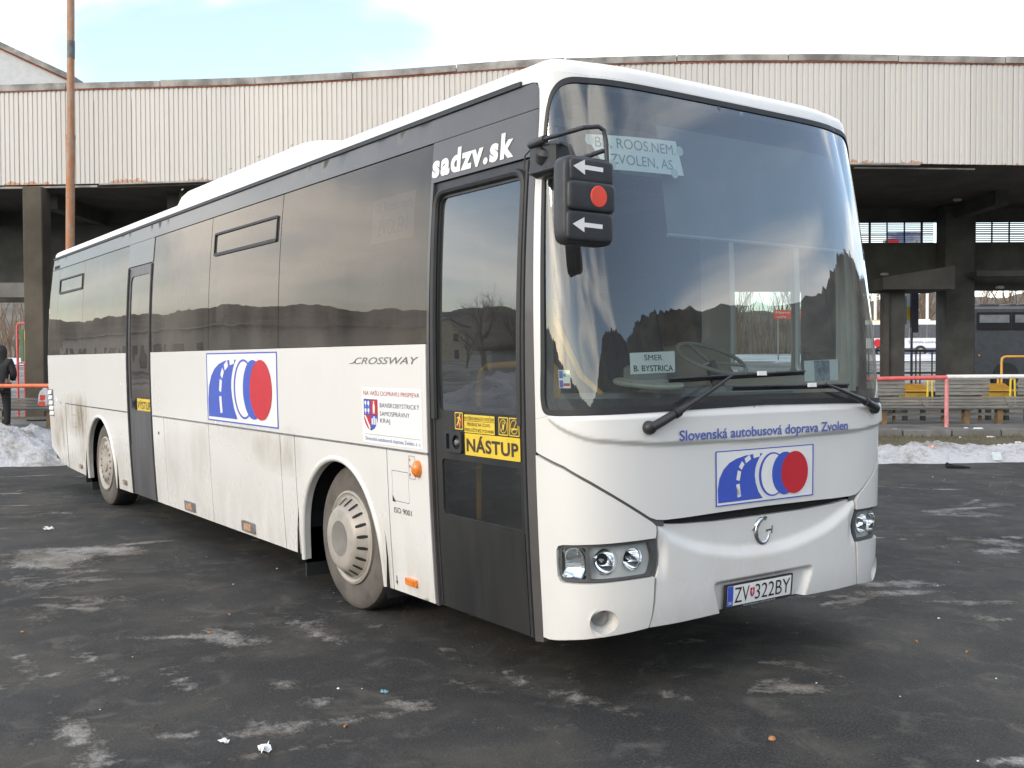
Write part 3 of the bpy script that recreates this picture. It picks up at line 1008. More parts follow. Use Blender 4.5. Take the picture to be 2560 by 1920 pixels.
# upper dark strip above the windows
patch('roof_band', sp([(-11.62, 2.955), (XDR - .14, 2.955), (-.34, 2.955), (-.335, 3.03), (-.37, 3.072), (-.44, 3.094), (-11.60, ZT)]), MAT['band'], bus, off=.0, th=.02, g=.09)
patch('gutter', sp([(-11.62, ZT - .004), (-.55, ZT - .004), (-.55, ZT + .022), (-11.62, ZT + .022)]), MAT['rubber'], bus, off=.012, th=.03, g=.2)
# window panes
wins = [(-11.72, -11.125, 'pane'), (-11.119, -9.70, 'vent'), (-9.692, -7.71, 'pane'), (-6.805, -5.118, 'pane'), (-5.108, -3.575, 'vent'), (-3.565, -1.395, 'pane')]
for x0, x1, k in wins:
    zt = 2.948
    wz = ZW + .004
    w = patch('window', sr(x0, wz, x1, zt, .0), MAT['side_glass'], bus, off=-.004, th=.006, g=.07)
    # printed dark margin of the pane
    mg = .11 if x1 - x0 > .8 else .05
    patch('printed_border', sr(x0 + .001, wz + .001, x1 - .001, zt - .001), MAT['interior_dark'], w, [sr(x0 + mg * .7, wz + .07, x1 - mg, zt - .09, .07)], off=-.010, th=0., g=.09)
    if k == 'vent':
        a, b_ = x0 + .10, x1 - .06
        fo = sr(a, 2.60, b_, 2.80, .02)
        patch('vent_frame', fo, MAT['rubber'], w, [sr(a + .012, 2.625, b_ - .012, 2.782, .015)], off=.008, th=.014, g=.08)
# destination card behind the front window glass
# rear vent slot in the band
patch('vent_slot', sr(-11.50, 2.965, -11.16, 3.005, .01), MAT['black_gap'], bus, off=.003, th=.0, g=.06)
# rear corner pillar (dark)
# white upper panels
patch('side_panel', sp([(XMR + .012, ZL + .006), (XDL - .012, ZL + .006), (XDL - .012, ZW), (XMR + .012, ZW)]), PT, bus, off=.004, th=.03, g=.07)
rearL = USTR - .22
patch('side_panel', [(rearL, ZL + .02), (U(-10.66), ZL + .006), (U(XML - .012), ZL + .006), (U(XML - .012), ZW), (rearL, ZW)], PT, bus, off=.004, th=.03, g=.05)
# moulding strip
mo = [(XMR + .012, ZL - .006), (XDL - .008, ZL - .006), (XDL - .008, ZL + .006), (XMR + .012, ZL + .006)]
patch('moulding', sp(mo), MAT['dull_metal'], bus, off=.008, th=.02, g=.12)
patch('moulding', sp([(-10.66, ZL - .004), (XML - .012, ZL - .004), (XML - .012, ZL + .006), (-10.66, ZL + .006)]), MAT['gap_grey'], bus, off=.004, th=.02, g=.12)
# lower panels between seams
zb = .275
arch_f = [(-2.02, .262), (-2.035, .45), (-2.075, .62), (-2.16, .78), (-2.27, .90), (-2.42, .985), (-2.60, 1.018), (-2.78, .992), (-2.93, .92), (-3.06, .815), (-3.15, .69), (-3.205, .52), (-3.235, .24)]
arch_r = [(-8.325, .262), (-8.345, .45), (-8.39, .62), (-8.48, .80), (-8.60, .92), (-8.76, 1.005), (-8.93, 1.036), (-9.12, 1.012), (-9.28, .94), (-9.42, .83), (-9.51, .70), (-9.575, .52), (-9.60, .26)]
gp = .005
def lower(x0, x1, top=ZL - .008, extra=None):
    poly = extra if extra else [(x0 + gp, zb), (x1 - gp, zb), (x1 - gp, top), (x0 + gp, top)]
    return patch('locker_flap', sp(poly), PT, bus, off=.004, th=.03, g=.06)
lower(-6.425, XMR + .012 if 0 else -6.43) if 0 else None
lower(XMR + .010, -6.428); lower(-6.428, -5.14); lower(-5.14, -3.561); lower(-3.561, -3.294)
patch('wheel_arch_panel', sp([(-3.294 + gp, zb - .02), (-3.232, zb - .02)] + smoothpoly(arch_f, 2)[::-1] + [(-1.892 - gp, zb - .01), (-1.892 - gp, ZL - .008), (-3.294 + gp, ZL - .008)]), PT, bus, off=.004, th=.05, g=.05)
patch('locker_flap', sp([(-1.892 + gp, zb - .01), (XDL - .012, zb - .008), (XDL - .012, ZL - .008), (-1.892 + gp, ZL - .008)]), PT, bus, [sr(-1.838, .83, -1.632, 1.02, .012)], off=.004, th=.03, g=.05)
ff = patch('filler_flap', sr(-1.834, .834, -1.636, 1.016, .010), PT, bus, off=.004, th=.02, g=.05)
flatshape('finger_notch', sp([(-1.838, .826), (-1.80, .826), (-1.838, .868)]), MAT['black_gap'], ff, off=.006)
patch('wheel_arch_panel', sp([(-9.80 + gp, zb - .005), (-9.602, zb - .005)] + smoothpoly(arch_r, 2)[::-1] + [(-8.02, zb - .008), (XML - .012, zb - .008), (XML - .012, ZL - .008), (-9.80 + gp, ZL - .008)]), PT, bus, off=.004, th=.05, g=.05)
lower(-10.69, -9.80, extra=[(-10.69 + .03, zb + .025), (-9.80 - gp, zb), (-9.80 - gp, ZL - .008), (-10.64, ZL - .004)])
patch('rear_corner_panel', [(rearL, .62), (USTR - .02, .52), (U(-11.5), .46), (U(-11.2), .375), (U(-10.70) - gp, zb + .025), (U(-10.65) - gp, ZL + .004), (rearL, ZL + .018)], PT, bus, off=.004, th=.03, g=.04)
sm = patch('sub_hatch_line', sr(-10.30, .86, -10.05, 1.02, .01), MAT['gap_grey'], bus, [sr(-10.295, .865, -10.055, 1.015, .01)], off=.006, th=0., g=.08)
# arch lips
for ar in (arch_f, arch_r):
    for k, (o1, rad) in enumerate(((.030, .030),)):
        pts = smoothpoly(ar, 2)
        cx = (pts[0][0] + pts[-1][0]) / 2
        out = []
        for i, (x, z) in enumerate(pts):
            a = np.array(pts[max(i - 1, 0)]); b = np.array(pts[min(i + 1, len(pts) - 1)])
            tt = (b - a) / np.linalg.norm(b - a)
            nn = np.array([tt[1], -tt[0]])
            out.append((x + nn[0] * .020, z + nn[1] * .020))
        p3 = SO(np.array([U(x) for x, z in out]), np.array([z for x, z in out]), -.004)
        MB().tube([tuple(p) for p in p3], .022, 12).build('wheel_arch_lip', PT, bus)
# dark inner shell so that joints and arches read dark
patch('side_backing', sp([(-11.6, .36), (-10.6, .31), (-9.66, .31), (-9.66, 1.08), (-8.26, 1.08), (-8.26, .30), (-3.30, .30), (-3.30, 1.07), (-1.95, 1.07), (-1.95, .30), (-1.40, .30), (-1.40, 1.77), (-11.6, 1.77)]), MAT['black_gap'], bus, off=-.035, th=0., g=.15)
patch('side_backing', sp([(-1.40, .29), (-.30, .30), (-.30, .45), (-1.40, .45)]), MAT['black_gap'], bus, off=-.06, th=0., g=.15)
for (cx, w) in ((-2.625, 1.36), (-8.96, 1.44)):
    b = MB()
    n = 16
    for k in range(n):
        a0, a1 = math.pi * k / n, math.pi * (k + 1) / n
        p = [(cx + w / 2 * math.cos(a0), .03, .46 + .63 * math.sin(a0)), (cx + w / 2 * math.cos(a1), .03, .46 + .63 * math.sin(a1))]
        b.add([p[0], p[1], (p[1][0], .75, p[1][2]), (p[0][0], .75, p[0][2])], [(0, 1, 2, 3)])
    for s_ in (-1, 1):
        b.add([(cx + s_ * w / 2, .03, .20), (cx + s_ * w / 2, .03, .46), (cx + s_ * w / 2, .75, .46), (cx + s_ * w / 2, .75, .20)], [(0, 1, 2, 3)])
    b.add([(cx - w / 2, .75, .2), (cx + w / 2, .75, .2), (cx + w / 2, .75, 1.1), (cx - w / 2, .75, 1.1)], [(0, 1, 2, 3)])
    b.build('arch_liner', MAT['black_gap'], bus)
    MB().box(cx - w / 2 - .02, cx - w / 2 + .0, .10, .50, .10, .55).build('mud_flap', MAT['rubber'], bus)

# --- front door
def door():
    # fixed dark surround
    d = patch('front_door', sp([(XDL + .028, .268), (XDR - .012, .268), (XDR - .012, 2.712), (XDL + .028, 2.712)]), MAT['door_panel'], bus,
              [sr(-1.288, 1.41, -.512, 2.618, .045), sr(-1.268, .815, -.505, 1.135, .03)], off=-.014, th=.03, g=.07)
    surround = sp([(XDL - .002, .262), (XDL + .024, .262), (XDL + .024, 2.716), (XDR - .008, 2.716), (XDR - .008, .262), (-.350, .272), (-.350, 2.56), (-.345, 2.66), (-.328, 2.80), (-.325, 2.95), (-1.388, 2.95), (-1.388, 2.73)])
    patch('door_surround', surround, MAT['band'], bus, off=.002, th=.03, g=.06)
    # raised bead round the upper glass
    path = sp(fillet([(-1.318, 1.36), (-.482, 1.36), (-.470, 2.655), (-1.330, 2.655)], [0, 0, .10, .10], 8))
    path = [p for p in resample(path, .05)]
    k0 = max(i for i, p in enumerate(path) if abs(p[1] - 1.36) < 1e-6)
    path = path[k0:] + [path[0]]
    p3 = SO(np.array([p[0] for p in path]), np.array([p[1] for p in path]), -.006)
    MB().tube([tuple(p) for p in p3], .022, 8).build('glass_bead', MAT['rubber'], d)
    patch('upper_glass', sr(-1.30, 1.40, -.50, 2.63, .05), MAT['door_glass'], d, off=-.022, th=.0, g=.08)
    patch('glass_border', sr(-1.30, 1.40, -.50, 2.63, .05), MAT['interior_dark'], d, [sr(-1.262, 1.44, -.545, 2.50, .08)], off=-.03, th=0., g=.08)
    patch('lower_glass', sr(-1.28, .81, -.50, 1.14, .03), MAT['door_glass'], d, off=-.020, th=.0, g=.08)
    patch('kick_panel', sr(-1.30, .275, -.48, .80, .01), MAT['door_panel'], d, off=-.008, th=.012, g=.08)
    # edge seal
    MB().tube([tuple(p) for p in SO(np.full(12, U(-.448)), np.linspace(.28, 2.70, 12), -.004)], .012, 8).build('edge_seal', MAT['rubber'], d)
    MB().tube([tuple(p) for p in SO(np.full(12, U(-1.335)), np.linspace(.28, 2.62, 12), -.012)], .006, 6).build('edge_seal', MAT['rubber'], d)
    h = patch('handle', sr(-1.205, 1.180, -1.032, 1.298, .02), MAT['dark_plastic'], d, [sr(-1.186, 1.195, -1.150, 1.283, .008), ellipse(U(-1.082), 1.238, .040, .040, 24)], off=.006, th=.03, g=.03)
    patch('recess', sr(-1.19, 1.19, -1.04, 1.29), MAT['black_gap'], h, off=-.012, th=0., g=.05)
    c = SO(np.array([U(-1.080)]), np.array([1.236]), -.010)[0]
    MB().lathe([(0, .022), (.014, .020), (.020, .008), (.022, 0)], c, (0, -1, 0), 18).build('lock', MAT['dull_metal'], h)
    return d
fdoor = door()
# signs on the door
def sticker(x0, z0, x1, z1, mat, parent, off=-.010, r=.006, nm='sticker'):
    return flatshape(nm, sr(x0, z0, x1, z1, r), MAT[mat], parent, off, g=.06)
so_ = -.0108
s1 = sticker(-1.015, 1.172, -.497, 1.293, 'yellow', fdoor)
lettering('lettering', 'NÁSTUP', (U(-.998), 1.192, U(-.512), 1.283), MAT['brown_print'], s1, off=-.009, bold=.035, space=1.08)
s2 = sticker(-1.017, 1.297, -.722, 1.396, 'yellow', fdoor)
lettering('lettering', 'BATOŽINU NAHLÁSTE VODIČOVI!', (U(-1.013), 1.367, U(-.727), 1.391), MAT['brown_print'], s2, off=-.009, bold=.006)
lettering('lettering', 'PREUKAZ NA ZĽAVU', (U(-.985), 1.335, U(-.765), 1.355), MAT['brown_print'], s2, off=-.009, bold=.006)
lettering('lettering', 'PREDLOŽTE BEZ VYZVANIA!', (U(-1.012), 1.304, U(-.727), 1.326), MAT['brown_print'], s2, off=-.009, bold=.006)
flatshape('line', sr(-1.017, 1.3605, -.722, 1.363), MAT['brown_print'], s2, -.009)
for (x0, x1, kind) in ((-1.113, -1.030, 'man'), (-.686, -.598, 'ice'), (-.590, -.500, 'smoke')):
    z0, z1 = (1.309, 1.405) if kind == 'man' else (1.300, 1.396)
    s3 = sticker(x0, z0, x1, z1, 'yellow', fdoor)
    flatshape('panel', sr(x0 + .006, z0 + .006, x1 - .006, z1 - .006, .004), MAT['brown_print'], s3, -.0095)
    cx, cz = (x0 + x1) / 2, (z0 + z1) / 2
    o3 = -.0088
    if kind == 'man':
        flatshape('red_triangle', sp([(x0 + .007, z0 + .007), (x1 - .007, z0 + .03), (x1 - .007, z1 - .01)]), MAT['dark_red'], s3, -.0092)
        def bar(p, q, w):
            p = np.array(p); q = np.array(q); d = (q - p) / np.linalg.norm(q - p); nn = np.array([-d[1], d[0]]) * w / 2
            return sp([tuple(p + nn), tuple(p - nn), tuple(q - nn), tuple(q + nn)])
        flatshape('figure', ellipse(U(cx + .012), cz + .034, .006, .007, 14), MAT['yellow'], s3, o3)
        for p, q, w in (((cx + .008, cz + .026), (cx - .004, cz - .006), .012), ((cx + .006, cz + .022), (cx - .018, cz + .014), .006), ((cx + .006, cz + .022), (cx + .022, cz + .002), .006), ((cx - .004, cz - .004), (cx + .010, cz - .018), .007), ((cx + .010, cz - .018), (cx + .008, cz - .038), .006), ((cx - .004, cz - .006), (cx - .022, cz - .026), .007)):
            flatshape('figure', bar(p, q, w), MAT['yellow'], s3, o3)
    else:
        flatshape('ring', ellipse(U(cx), cz, .034, .037, 36), MAT['yellow'], s3, o3, [ellipse(U(cx), cz, .030, .033, 36)])
        a = np.array([cx - .021, cz - .026]); b = np.array([cx + .021, cz + .026]); nn = np.array([-.0018, .0015])
        flatshape('slash', sp([tuple(a + nn), tuple(a - nn), tuple(b - nn), tuple(b + nn)]), MAT['yellow'], s3, o3)
        if kind == 'ice':
            flatshape('cone', sp([(cx - .011, cz + .008), (cx, cz - .027), (cx + .011, cz + .008)]), MAT['yellow'], s3, o3)
            flatshape('scoop', ellipse(U(cx), cz + .013, .011, .011, 16), MAT['yellow'], s3, o3, [ellipse(U(cx), cz + .013, .008, .008, 16)])
        else:
            flatshape('cigarette', sr(cx - .024, cz - .014, cx + .024, cz - .006), MAT['yellow'], s3, o3)
lettering('operator_lettering', 'sadzv.sk', (U(-1.380), 2.742, U(-.572), 2.882), MAT['white_print'], bus, off=.005, bold=.045, skew=-.004, space=1.17)

# --- middle door
md = patch('rear_door', sp([(XML + .006, .268), (XMR - .004, .268), (XMR - .004, 2.70), (XML + .006, 2.70)]), MAT['mid_door'], bus, [sr(-7.60, 1.26, -6.90, 2.60, .08)], off=-.008, th=.03, g=.08)
patch('rear_door_surround', sp([(XML - .006, 2.705), (XMR + .008, 2.705), (XMR + .008, 2.95), (XML - .006, 2.95)]), MAT['band'], bus, off=.002, th=.02, g=.1)
patch('glass', sr(-7.61, 1.25, -6.89, 2.61, .08), MAT['side_glass'], md, off=-.016, th=0., g=.08)
patch('kick_panel', sr(-7.66, .275, -6.83, .80, .01), MAT['mid_door'], md, off=-.004, th=.01, g=.1)
for xx in (-7.672, -6.835):
    MB().tube([tuple(p) for p in SO(np.full(10, U(xx)), np.linspace(.28, 2.69, 10), -.002)], .014, 8).build('edge_seal', MAT['rubber'], md)
s4 = sticker(-7.345, 1.185, -6.85, 1.310, 'yellow', md, off=-.003)
lettering('lettering', 'VÝSTUP', (U(-7.325), 1.200, U(-6.87), 1.300), MAT['brown_print'], s4, off=-.0015, bold=.02, space=1.06)
h = patch('handle', sr(-7.52, 1.190, -7.38, 1.300, .02), MAT['dark_plastic'], md, [ellipse(U(-7.42), 1.245, .03, .04, 20), sr(-7.505, 1.205, -7.48, 1.285)], off=.008, th=.02, g=.04)
patch('recess', sr(-7.515, 1.195, -7.385, 1.295), MAT['black_gap'], h, off=-.006, th=0., g=.05)

# --- printed marks on the side
def road_logo(fn_box, parent, off, front=False):
    """the framed road-and-discs logo; fn_box maps 0..1 squares to (u, z)"""
    W = lambda pts: [fn_box(a, b) for a, b in pts]
    o = lambda k: off + k * .0009
    base = flatshape('logo', W([(0, 0), (1, 0), (1, 1), (0, 1)]), MAT['white_print'], parent, o(0), g=.06)
    t_ = .012
    flatshape('frame', W([(0, 0), (1, 0), (1, 1), (0, 1)]), MAT['blue'], base, o(1), [W([(t_, t_ * 1.6), (1 - t_, t_ * 1.6), (1 - t_, 1 - t_ * 1.6), (t_, 1 - t_ * 1.6)])], g=.06)
    road = [(.022, .06), (.020, .30), (.035, .50), (.075, .66), (.13, .77), (.20, .84), (.29, .885), (.38, .90), (.46, .90), (.425, .82), (.40, .72), (.385, .62), (.38, .50), (.39, .36), (.415, .20), (.460, .06)]
    flatshape('road', W(road), MAT['blue'], base, o(1.5), g=.03)
    for seg in ([(.225, .13), (.212, .37)], [(.212, .44), (.228, .61)], [(.235, .655), (.265, .755)], [(.285, .785), (.335, .85)], [(.365, .868), (.43, .893)]):
        (a, b), (c, d) = seg
        L = math.hypot(c - a, (d - b) * .36); nx, nz = -(d - b) * .36 / L, (c - a) / L
        w = .017
        flatshape('lane_mark', W([(a + nx * w, b + nz * w / .36), (a - nx * w, b - nz * w / .36), (c - nx * w, d - nz * w / .36), (c + nx * w, d + nz * w / .36)]), MAT['white_print'], base, o(2.2), g=.05)
    el = lambda cx, cz, rx, rz: W([(cx + rx * math.cos(2 * math.pi * k / 48), cz + rz * math.sin(2 * math.pi * k / 48)) for k in range(48)])
    flatshape('disc', el(.562, .49, .155, .435), MAT['white_print'], base, o(2.4))
    flatshape('disc', el(.562, .49, .143, .415), MAT['blue'], base, o(3))
    flatshape('disc', el(.565, .49, .122, .385), MAT['white_print'], base, o(3.8))
    flatshape('disc', el(.690, .49, .138, .405), MAT['blue'], base, o(4.6))
    flatshape('disc', el(.790, .49, .143, .405), MAT['red'], base, o(5.4))
    return base
road_logo(lambda a, b: (U(-5.137 + a * 1.565), 1.182 + b * .584), bus, .0055)
road_logo(lambda a, b: (-.398 + a * .797, .928 + b * .288), bus, .0040)
lettering('operator_lettering', 'Slovenská autobusová doprava Zvolen', (-.672, 1.268, .686, 1.338), MAT['blue_txt'], bus, off=.024, bold=.014)
lettering('type_lettering', 'CROSSWAY', (U(-2.30), 1.672, U(-1.475), 1.715), MAT['grey_txt'], bus, off=.006, shear=.35, bold=.004)
MB().tube([tuple(p) for p in SO(np.array([U(x) for x in (-2.375, -2.33, -2.30, -2.285)]), np.array([1.676, 1.678, 1.684, 1.697]), .006)], [.001, .003, .0035, .002], 6).build('type_flourish', MAT['grey_txt'], bus)
st1 = sticker(-2.20, 1.172, -1.448, 1.525, 'white_print', bus, off=.0052, nm='region_sticker')
lettering('lettering', 'NA VAŠU DOPRAVU PRISPIEVA', (U(-2.176), 1.474, U(-1.470), 1.510), MAT['dark_red'], st1, off=.0065)
for i, (w_, x1) in enumerate((('BANSKOBYSTRICKÝ', -1.473), ('SAMOSPRÁVNY', -1.59), ('KRAJ', -1.832))):
    lettering('lettering', w_, (U(-1.960), 1.402 - i * .052, U(x1), 1.438 - i * .052), MAT['navy'], st1, off=.0065, bold=0. if 'M' in w_ else .003, space=1.04)
flatshape('line', sr(-2.165, 1.2255, -1.47, 1.228), MAT['grey_txt'], st1, .0065)
lettering('lettering', 'Slovenská autobusová doprava Zvolen, a. s.', (U(-2.165), 1.180, U(-1.468), 1.212), MAT['blue_txt'], st1, off=.0065)
def shield(x, z, w, hh, parent, fn=None, U_=U, off=.0065):
    sh = lambda s: [(U_(x - w / 2 * s), z + hh / 2 * s), (U_(x - w / 2 * s), z - hh * .12 * s), (U_(x - w * .42 * s), z - hh * .27 * s), (U_(x - w * .25 * s), z - hh * .42 * s), (U_(x), z - hh / 2 * s), (U_(x + w * .25 * s), z - hh * .42 * s), (U_(x + w * .42 * s), z - hh * .27 * s), (U_(x + w / 2 * s), z - hh * .12 * s), (U_(x + w / 2 * s), z + hh / 2 * s)]
    return sh
sh = shield(-2.083, 1.35, .186, .20, st1)
cr_ = flatshape('crest', sh(1.0), MAT['navy'], st1, .0064)
flatshape('crest_quarter', sp([(-2.171, 1.352), (-2.085, 1.352), (-2.085, 1.445), (-2.171, 1.445)]), MAT['blue'], st1, .0070)
flatshape('crest_quarter', sp([(-2.081, 1.352), (-1.995, 1.352), (-1.995, 1.445), (-2.081, 1.445)]), MAT['red'], st1, .0070)
flatshape('crest_quarter', sp([(-2.171, 1.348), (-2.171, 1.325), (-2.160, 1.296), (-2.130, 1.270), (-2.085, 1.254), (-2.085, 1.348)]), MAT['red'], st1, .0070)
flatshape('crest_quarter', sp([(-2.081, 1.348), (-2.081, 1.254), (-2.036, 1.270), (-2.006, 1.296), (-1.995, 1.325), (-1.995, 1.348)]), MAT['blue'], st1, .0070)
for k, x in enumerate((-2.15, -2.11)):
    for zz, mt in ((1.425, 'white_print'), (1.378, 'white_print')):
        flatshape('crest_tree', ellipse(U(x), zz, .013, .014, 12), MAT[mt], st1, .0078)
        flatshape('crest_tree', sr(x - .002, zz - .026, x + .002, zz - .008), MAT[mt], st1, .0079)
flatshape('crest_knight', ellipse(U(-2.038), 1.433, .007, .008, 12), MAT['white_print'], st1, .0078)
flatshape('crest_knight', sp([(-2.052, 1.40), (-2.046, 1.424), (-2.030, 1.424), (-2.024, 1.40), (-2.028, 1.36), (-2.036, 1.36), (-2.038, 1.385), (-2.042, 1.36), (-2.050, 1.36)]), MAT['white_print'], st1, .0078)
flatshape('crest_band', sp([(-2.171, 1.345), (-2.150, 1.345), (-2.090, 1.275), (-2.090, 1.257), (-2.104, 1.262)]), MAT['white_print'], st1, .0078)
for x in (-2.062, -2.036, -2.010):
    flatshape('crest_tower', sr(x - .009, 1.290, x + .009, 1.330 + (.012 if x == -2.036 else 0)), MAT['white_print'], st1, .0078)
lettering('quality_lettering', 'ISO 9001', (U(-1.826), .758, U(-1.612), .792), MAT['black_txt'], bus, off=.0055)
flatshape('arrow_mark', sp([(-1.852, .36), (-1.844, .36), (-1.844, .325), (-1.836, .325), (-1.848, .30), (-1.860, .325), (-1.852, .325)]), MAT['black_txt'], bus, .0055)
# frame of the indicator plate
flatshape('indicator_outline', sr(-1.622, .985, -1.545, 1.125, .012), MAT['grey_txt'], bus, .0052, [sr(-1.619, .988, -1.548, 1.122, .011)])
for zz in (1.10, 1.06, 1.01):
    flatshape('red_mark', sr(-1.612, zz - .008, -1.602, zz + .008), MAT['red'], bus, .0056)
# side lamps
c = SO(np.array([U(-1.505)]), np.array([1.055]), .004)[0]
il = MB().lathe([(.030, .0), (.030, .012), (0, .012)], Vector(c) + Vector((-.03, 0, 0)), (0, -1, 0), 20, sx=1.).build('indicator_lamp', MAT['rubber'], bus)
MB().lathe([(.035, .0), (.037, .012), (.034, .026), (.025, .038), (.013, .044), (0, .045)], c, (0, -1, 0), 24, xaxis=(0, 0, 1), sx=1.38).build('lens', MAT['amber'], il)
for (x, z, w, hh, mt) in ((-9.98, .376, .13, .05, 'amber_dirty'), (-7.96, .362, .13, .05, 'amber_dirty'), (-5.76, .347, .27, .086, 'amber_dirty'), (-4.30, .344, .27, .086, 'amber_dirty'), (-1.652, .352, .125, .044, 'amber')):
    big = w > .2
    b_ = patch('marker_lamp', sr(x - w / 2, z - hh / 2, x + w / 2, z + hh / 2, .012), MAT['dull_metal'] if mt == 'amber_dirty' else MAT['amber'], bus, off=.022, th=.02, g=.05)
    patch('lens', sr(x - w * .36 + (.02 if big else 0), z - hh * .32, x + w * .30, z + hh * .32, .01), MAT[mt], b_, off=.027, th=.006, g=.04)
c = SO(np.array([U(-6.605)]), np.array([.985]), .004)[0]
MB().lathe([(.0, .004), (.014, .004), (.016, .0)], c, (0, -1, 0), 16).build('locker_lock', MAT['black_gap'], bus)
# rear corner slats
for k in range(5):
    z = 1.285 - k * .072
    x0, x1 = -11.62 + .008 * k, -11.44 + .025 * k
    MB().hexa([tuple(SO(np.array([U(x)]), np.array([zz]), oo)[0]) for x, zz, oo in ((x0, z - .03, .004), (x1, z - .03, .004), (x1, z - .03, .024), (x0, z - .03, .024))],
              [tuple(SO(np.array([U(x)]), np.array([zz]), oo)[0]) for x, zz, oo in ((x0, z + .025, .004), (x1, z + .025, .004), (x1, z + .01, .014), (x0, z + .01, .014))]).build('air_slat', PT, bus)
patch('slat_backing', sr(-11.63, .95, -11.36, 1.32, .02), MAT['gap_grey'], bus, off=.0055, th=0., g=.06)

# --- wheels
def wheel(cx, yf, front):
    w = tag(MB().lathe([(.315, .012), (.34, .004), (.40, .0), (.455, .006), (.485, .030)], (cx, yf, .49), (0, 1, 0), 56).build('wheel', MAT['tyre'], bus))
    MB().lathe([(.485, .030), (.498, .055), (.500, .10), (.500, .24), (.485, .28), (.40, .30), (.30, .30)], (cx, yf, .49), (0, 1, 0), 56).build('tread', MAT['tread'], w)
    tb = MB()
    for k in range(56):
        a = 2 * math.pi * k / 56
        for h0 in (.06, .135, .21):
            tb.lathe([(.5035, h0), (.5035, h0 + .055)], (cx, yf, .49), (0, 1, 0), 1, xaxis=(0, 0, 1), a0=a, a1=a + .075)
    o = tb.build('tread_block', MAT['tread'], w); o['kind'] = 'stuff'
    if front:
        # deep dished cover with slots on its slope and a flat grey centre
        MB().lathe([(.318, .020), (.318, -.006), (.304, -.012), (.296, -.004), (.284, .0), (.280, -.006), (.268, -.010)], (cx, yf, .49), (0, 1, 0), 56).build('rim', MAT['rim'], w)
        cov = MB().lathe([(.268, -.010), (.222, -.066), (.205, -.080), (.188, -.086), (.118, -.088)], (cx, yf, .49), (0, 1, 0), 56).build('wheel_cover', MAT['rim'], w)
        MB().lathe([(.120, -.0885), (.108, -.086), (.0, -.084)], (cx, yf, .49), (0, 1, 0), 40).build('hub_cap', MAT['hub_grey'], w)
        n = 20
        for k in range(n):
            a = 2 * math.pi * (k + .5) / n
            d = Vector((math.cos(a), 0, math.sin(a))); t = Vector((-math.sin(a), 0, math.cos(a)))
            c0 = Vector((cx, yf, .49))
            pts = []
            for q in range(16):
                b = 2 * math.pi * q / 16
                ru = .246 + .024 * max(-1, min(1, 1.25 * math.cos(b))); tt = .0115 * math.sin(b)
                hh = -.010 - (.268 - ru) / .046 * .056 - .0035
                pts.append(tuple(c0 + d * ru + t * tt + Vector((0, 1, 0)) * hh))
            MB().add(pts, [tuple(range(15, -1, -1))]).build('slot', MAT['rim_dark'], w)
    else:
        MB().lathe([(.318, .020), (.318, -.004), (.304, -.010), (.290, .0), (.276, .012), (.262, .018)], (cx, yf, .49), (0, 1, 0), 48).build('rim', MAT['rim'], w)
        MB().lathe([(.262, .018), (.235, .004), (.165, -.004), (.13, -.006), (.10, -.002)], (cx, yf, .49), (0, 1, 0), 48).build('wheel_cover', MAT['rim'], w)
        MB().lathe([(.102, -.0025), (.095, -.016), (.06, -.022), (0, -.022)], (cx, yf, .49), (0, 1, 0), 32).build('hub_cap', MAT['rim'], w)
        n = 16
        for k in range(n):
            a = 2 * math.pi * (k + .5) / n
            d = Vector((math.cos(a), 0, math.sin(a))); t = Vector((-math.sin(a), 0, math.cos(a)))
            c0 = Vector((cx, yf - .0035, .49))
            pts = [tuple(c0 + d * (.200 + .030 * math.cos(b)) + t * (.010 * math.sin(b)) + Vector((0, 0.000, 0)) + Vector((0, 1, 0)) * (-.0015 - .000 * math.cos(b))) for b in [2 * math.pi * q / 12 for q in range(12)]]
            MB().add(pts, [tuple(range(11, -1, -1))]).build('slot', MAT['rim_dark'], w)
    return w
wheel(-2.585, .105, True)
wheel(-8.945, .085, False)
for cx in (-2.585, -8.945):
    b = MB().lathe([(.30, .0), (.50, .03), (.50, .27), (.30, .30)], (cx, 2.445 - .27, .49), (0, 1, 0), 40)
    b.build('wheel', MAT['tread'], bus)
MB().tube([(-2.585, .2, .49), (-2.585, 2.35, .49)], .06, 8).build('axle', MAT['black_gap'], bus)
MB().tube([(-8.945, .2, .49), (-8.945, 2.35, .49)], .08, 8).build('axle', MAT['black_gap'], bus)
MB().box(-11.4, -9.76, .12, 2.43, .50, .78).box(-9.76, -8.1, .80, 1.75, .62, .78).box(-8.1, -3.42, .12, 2.43, .36, .78).box(-3.42, -1.85, .80, 1.75, .55, .78).box(-1.85, -.25, .12, 2.43, .36, .50).build('underbody', MAT['black_gap'], bus)

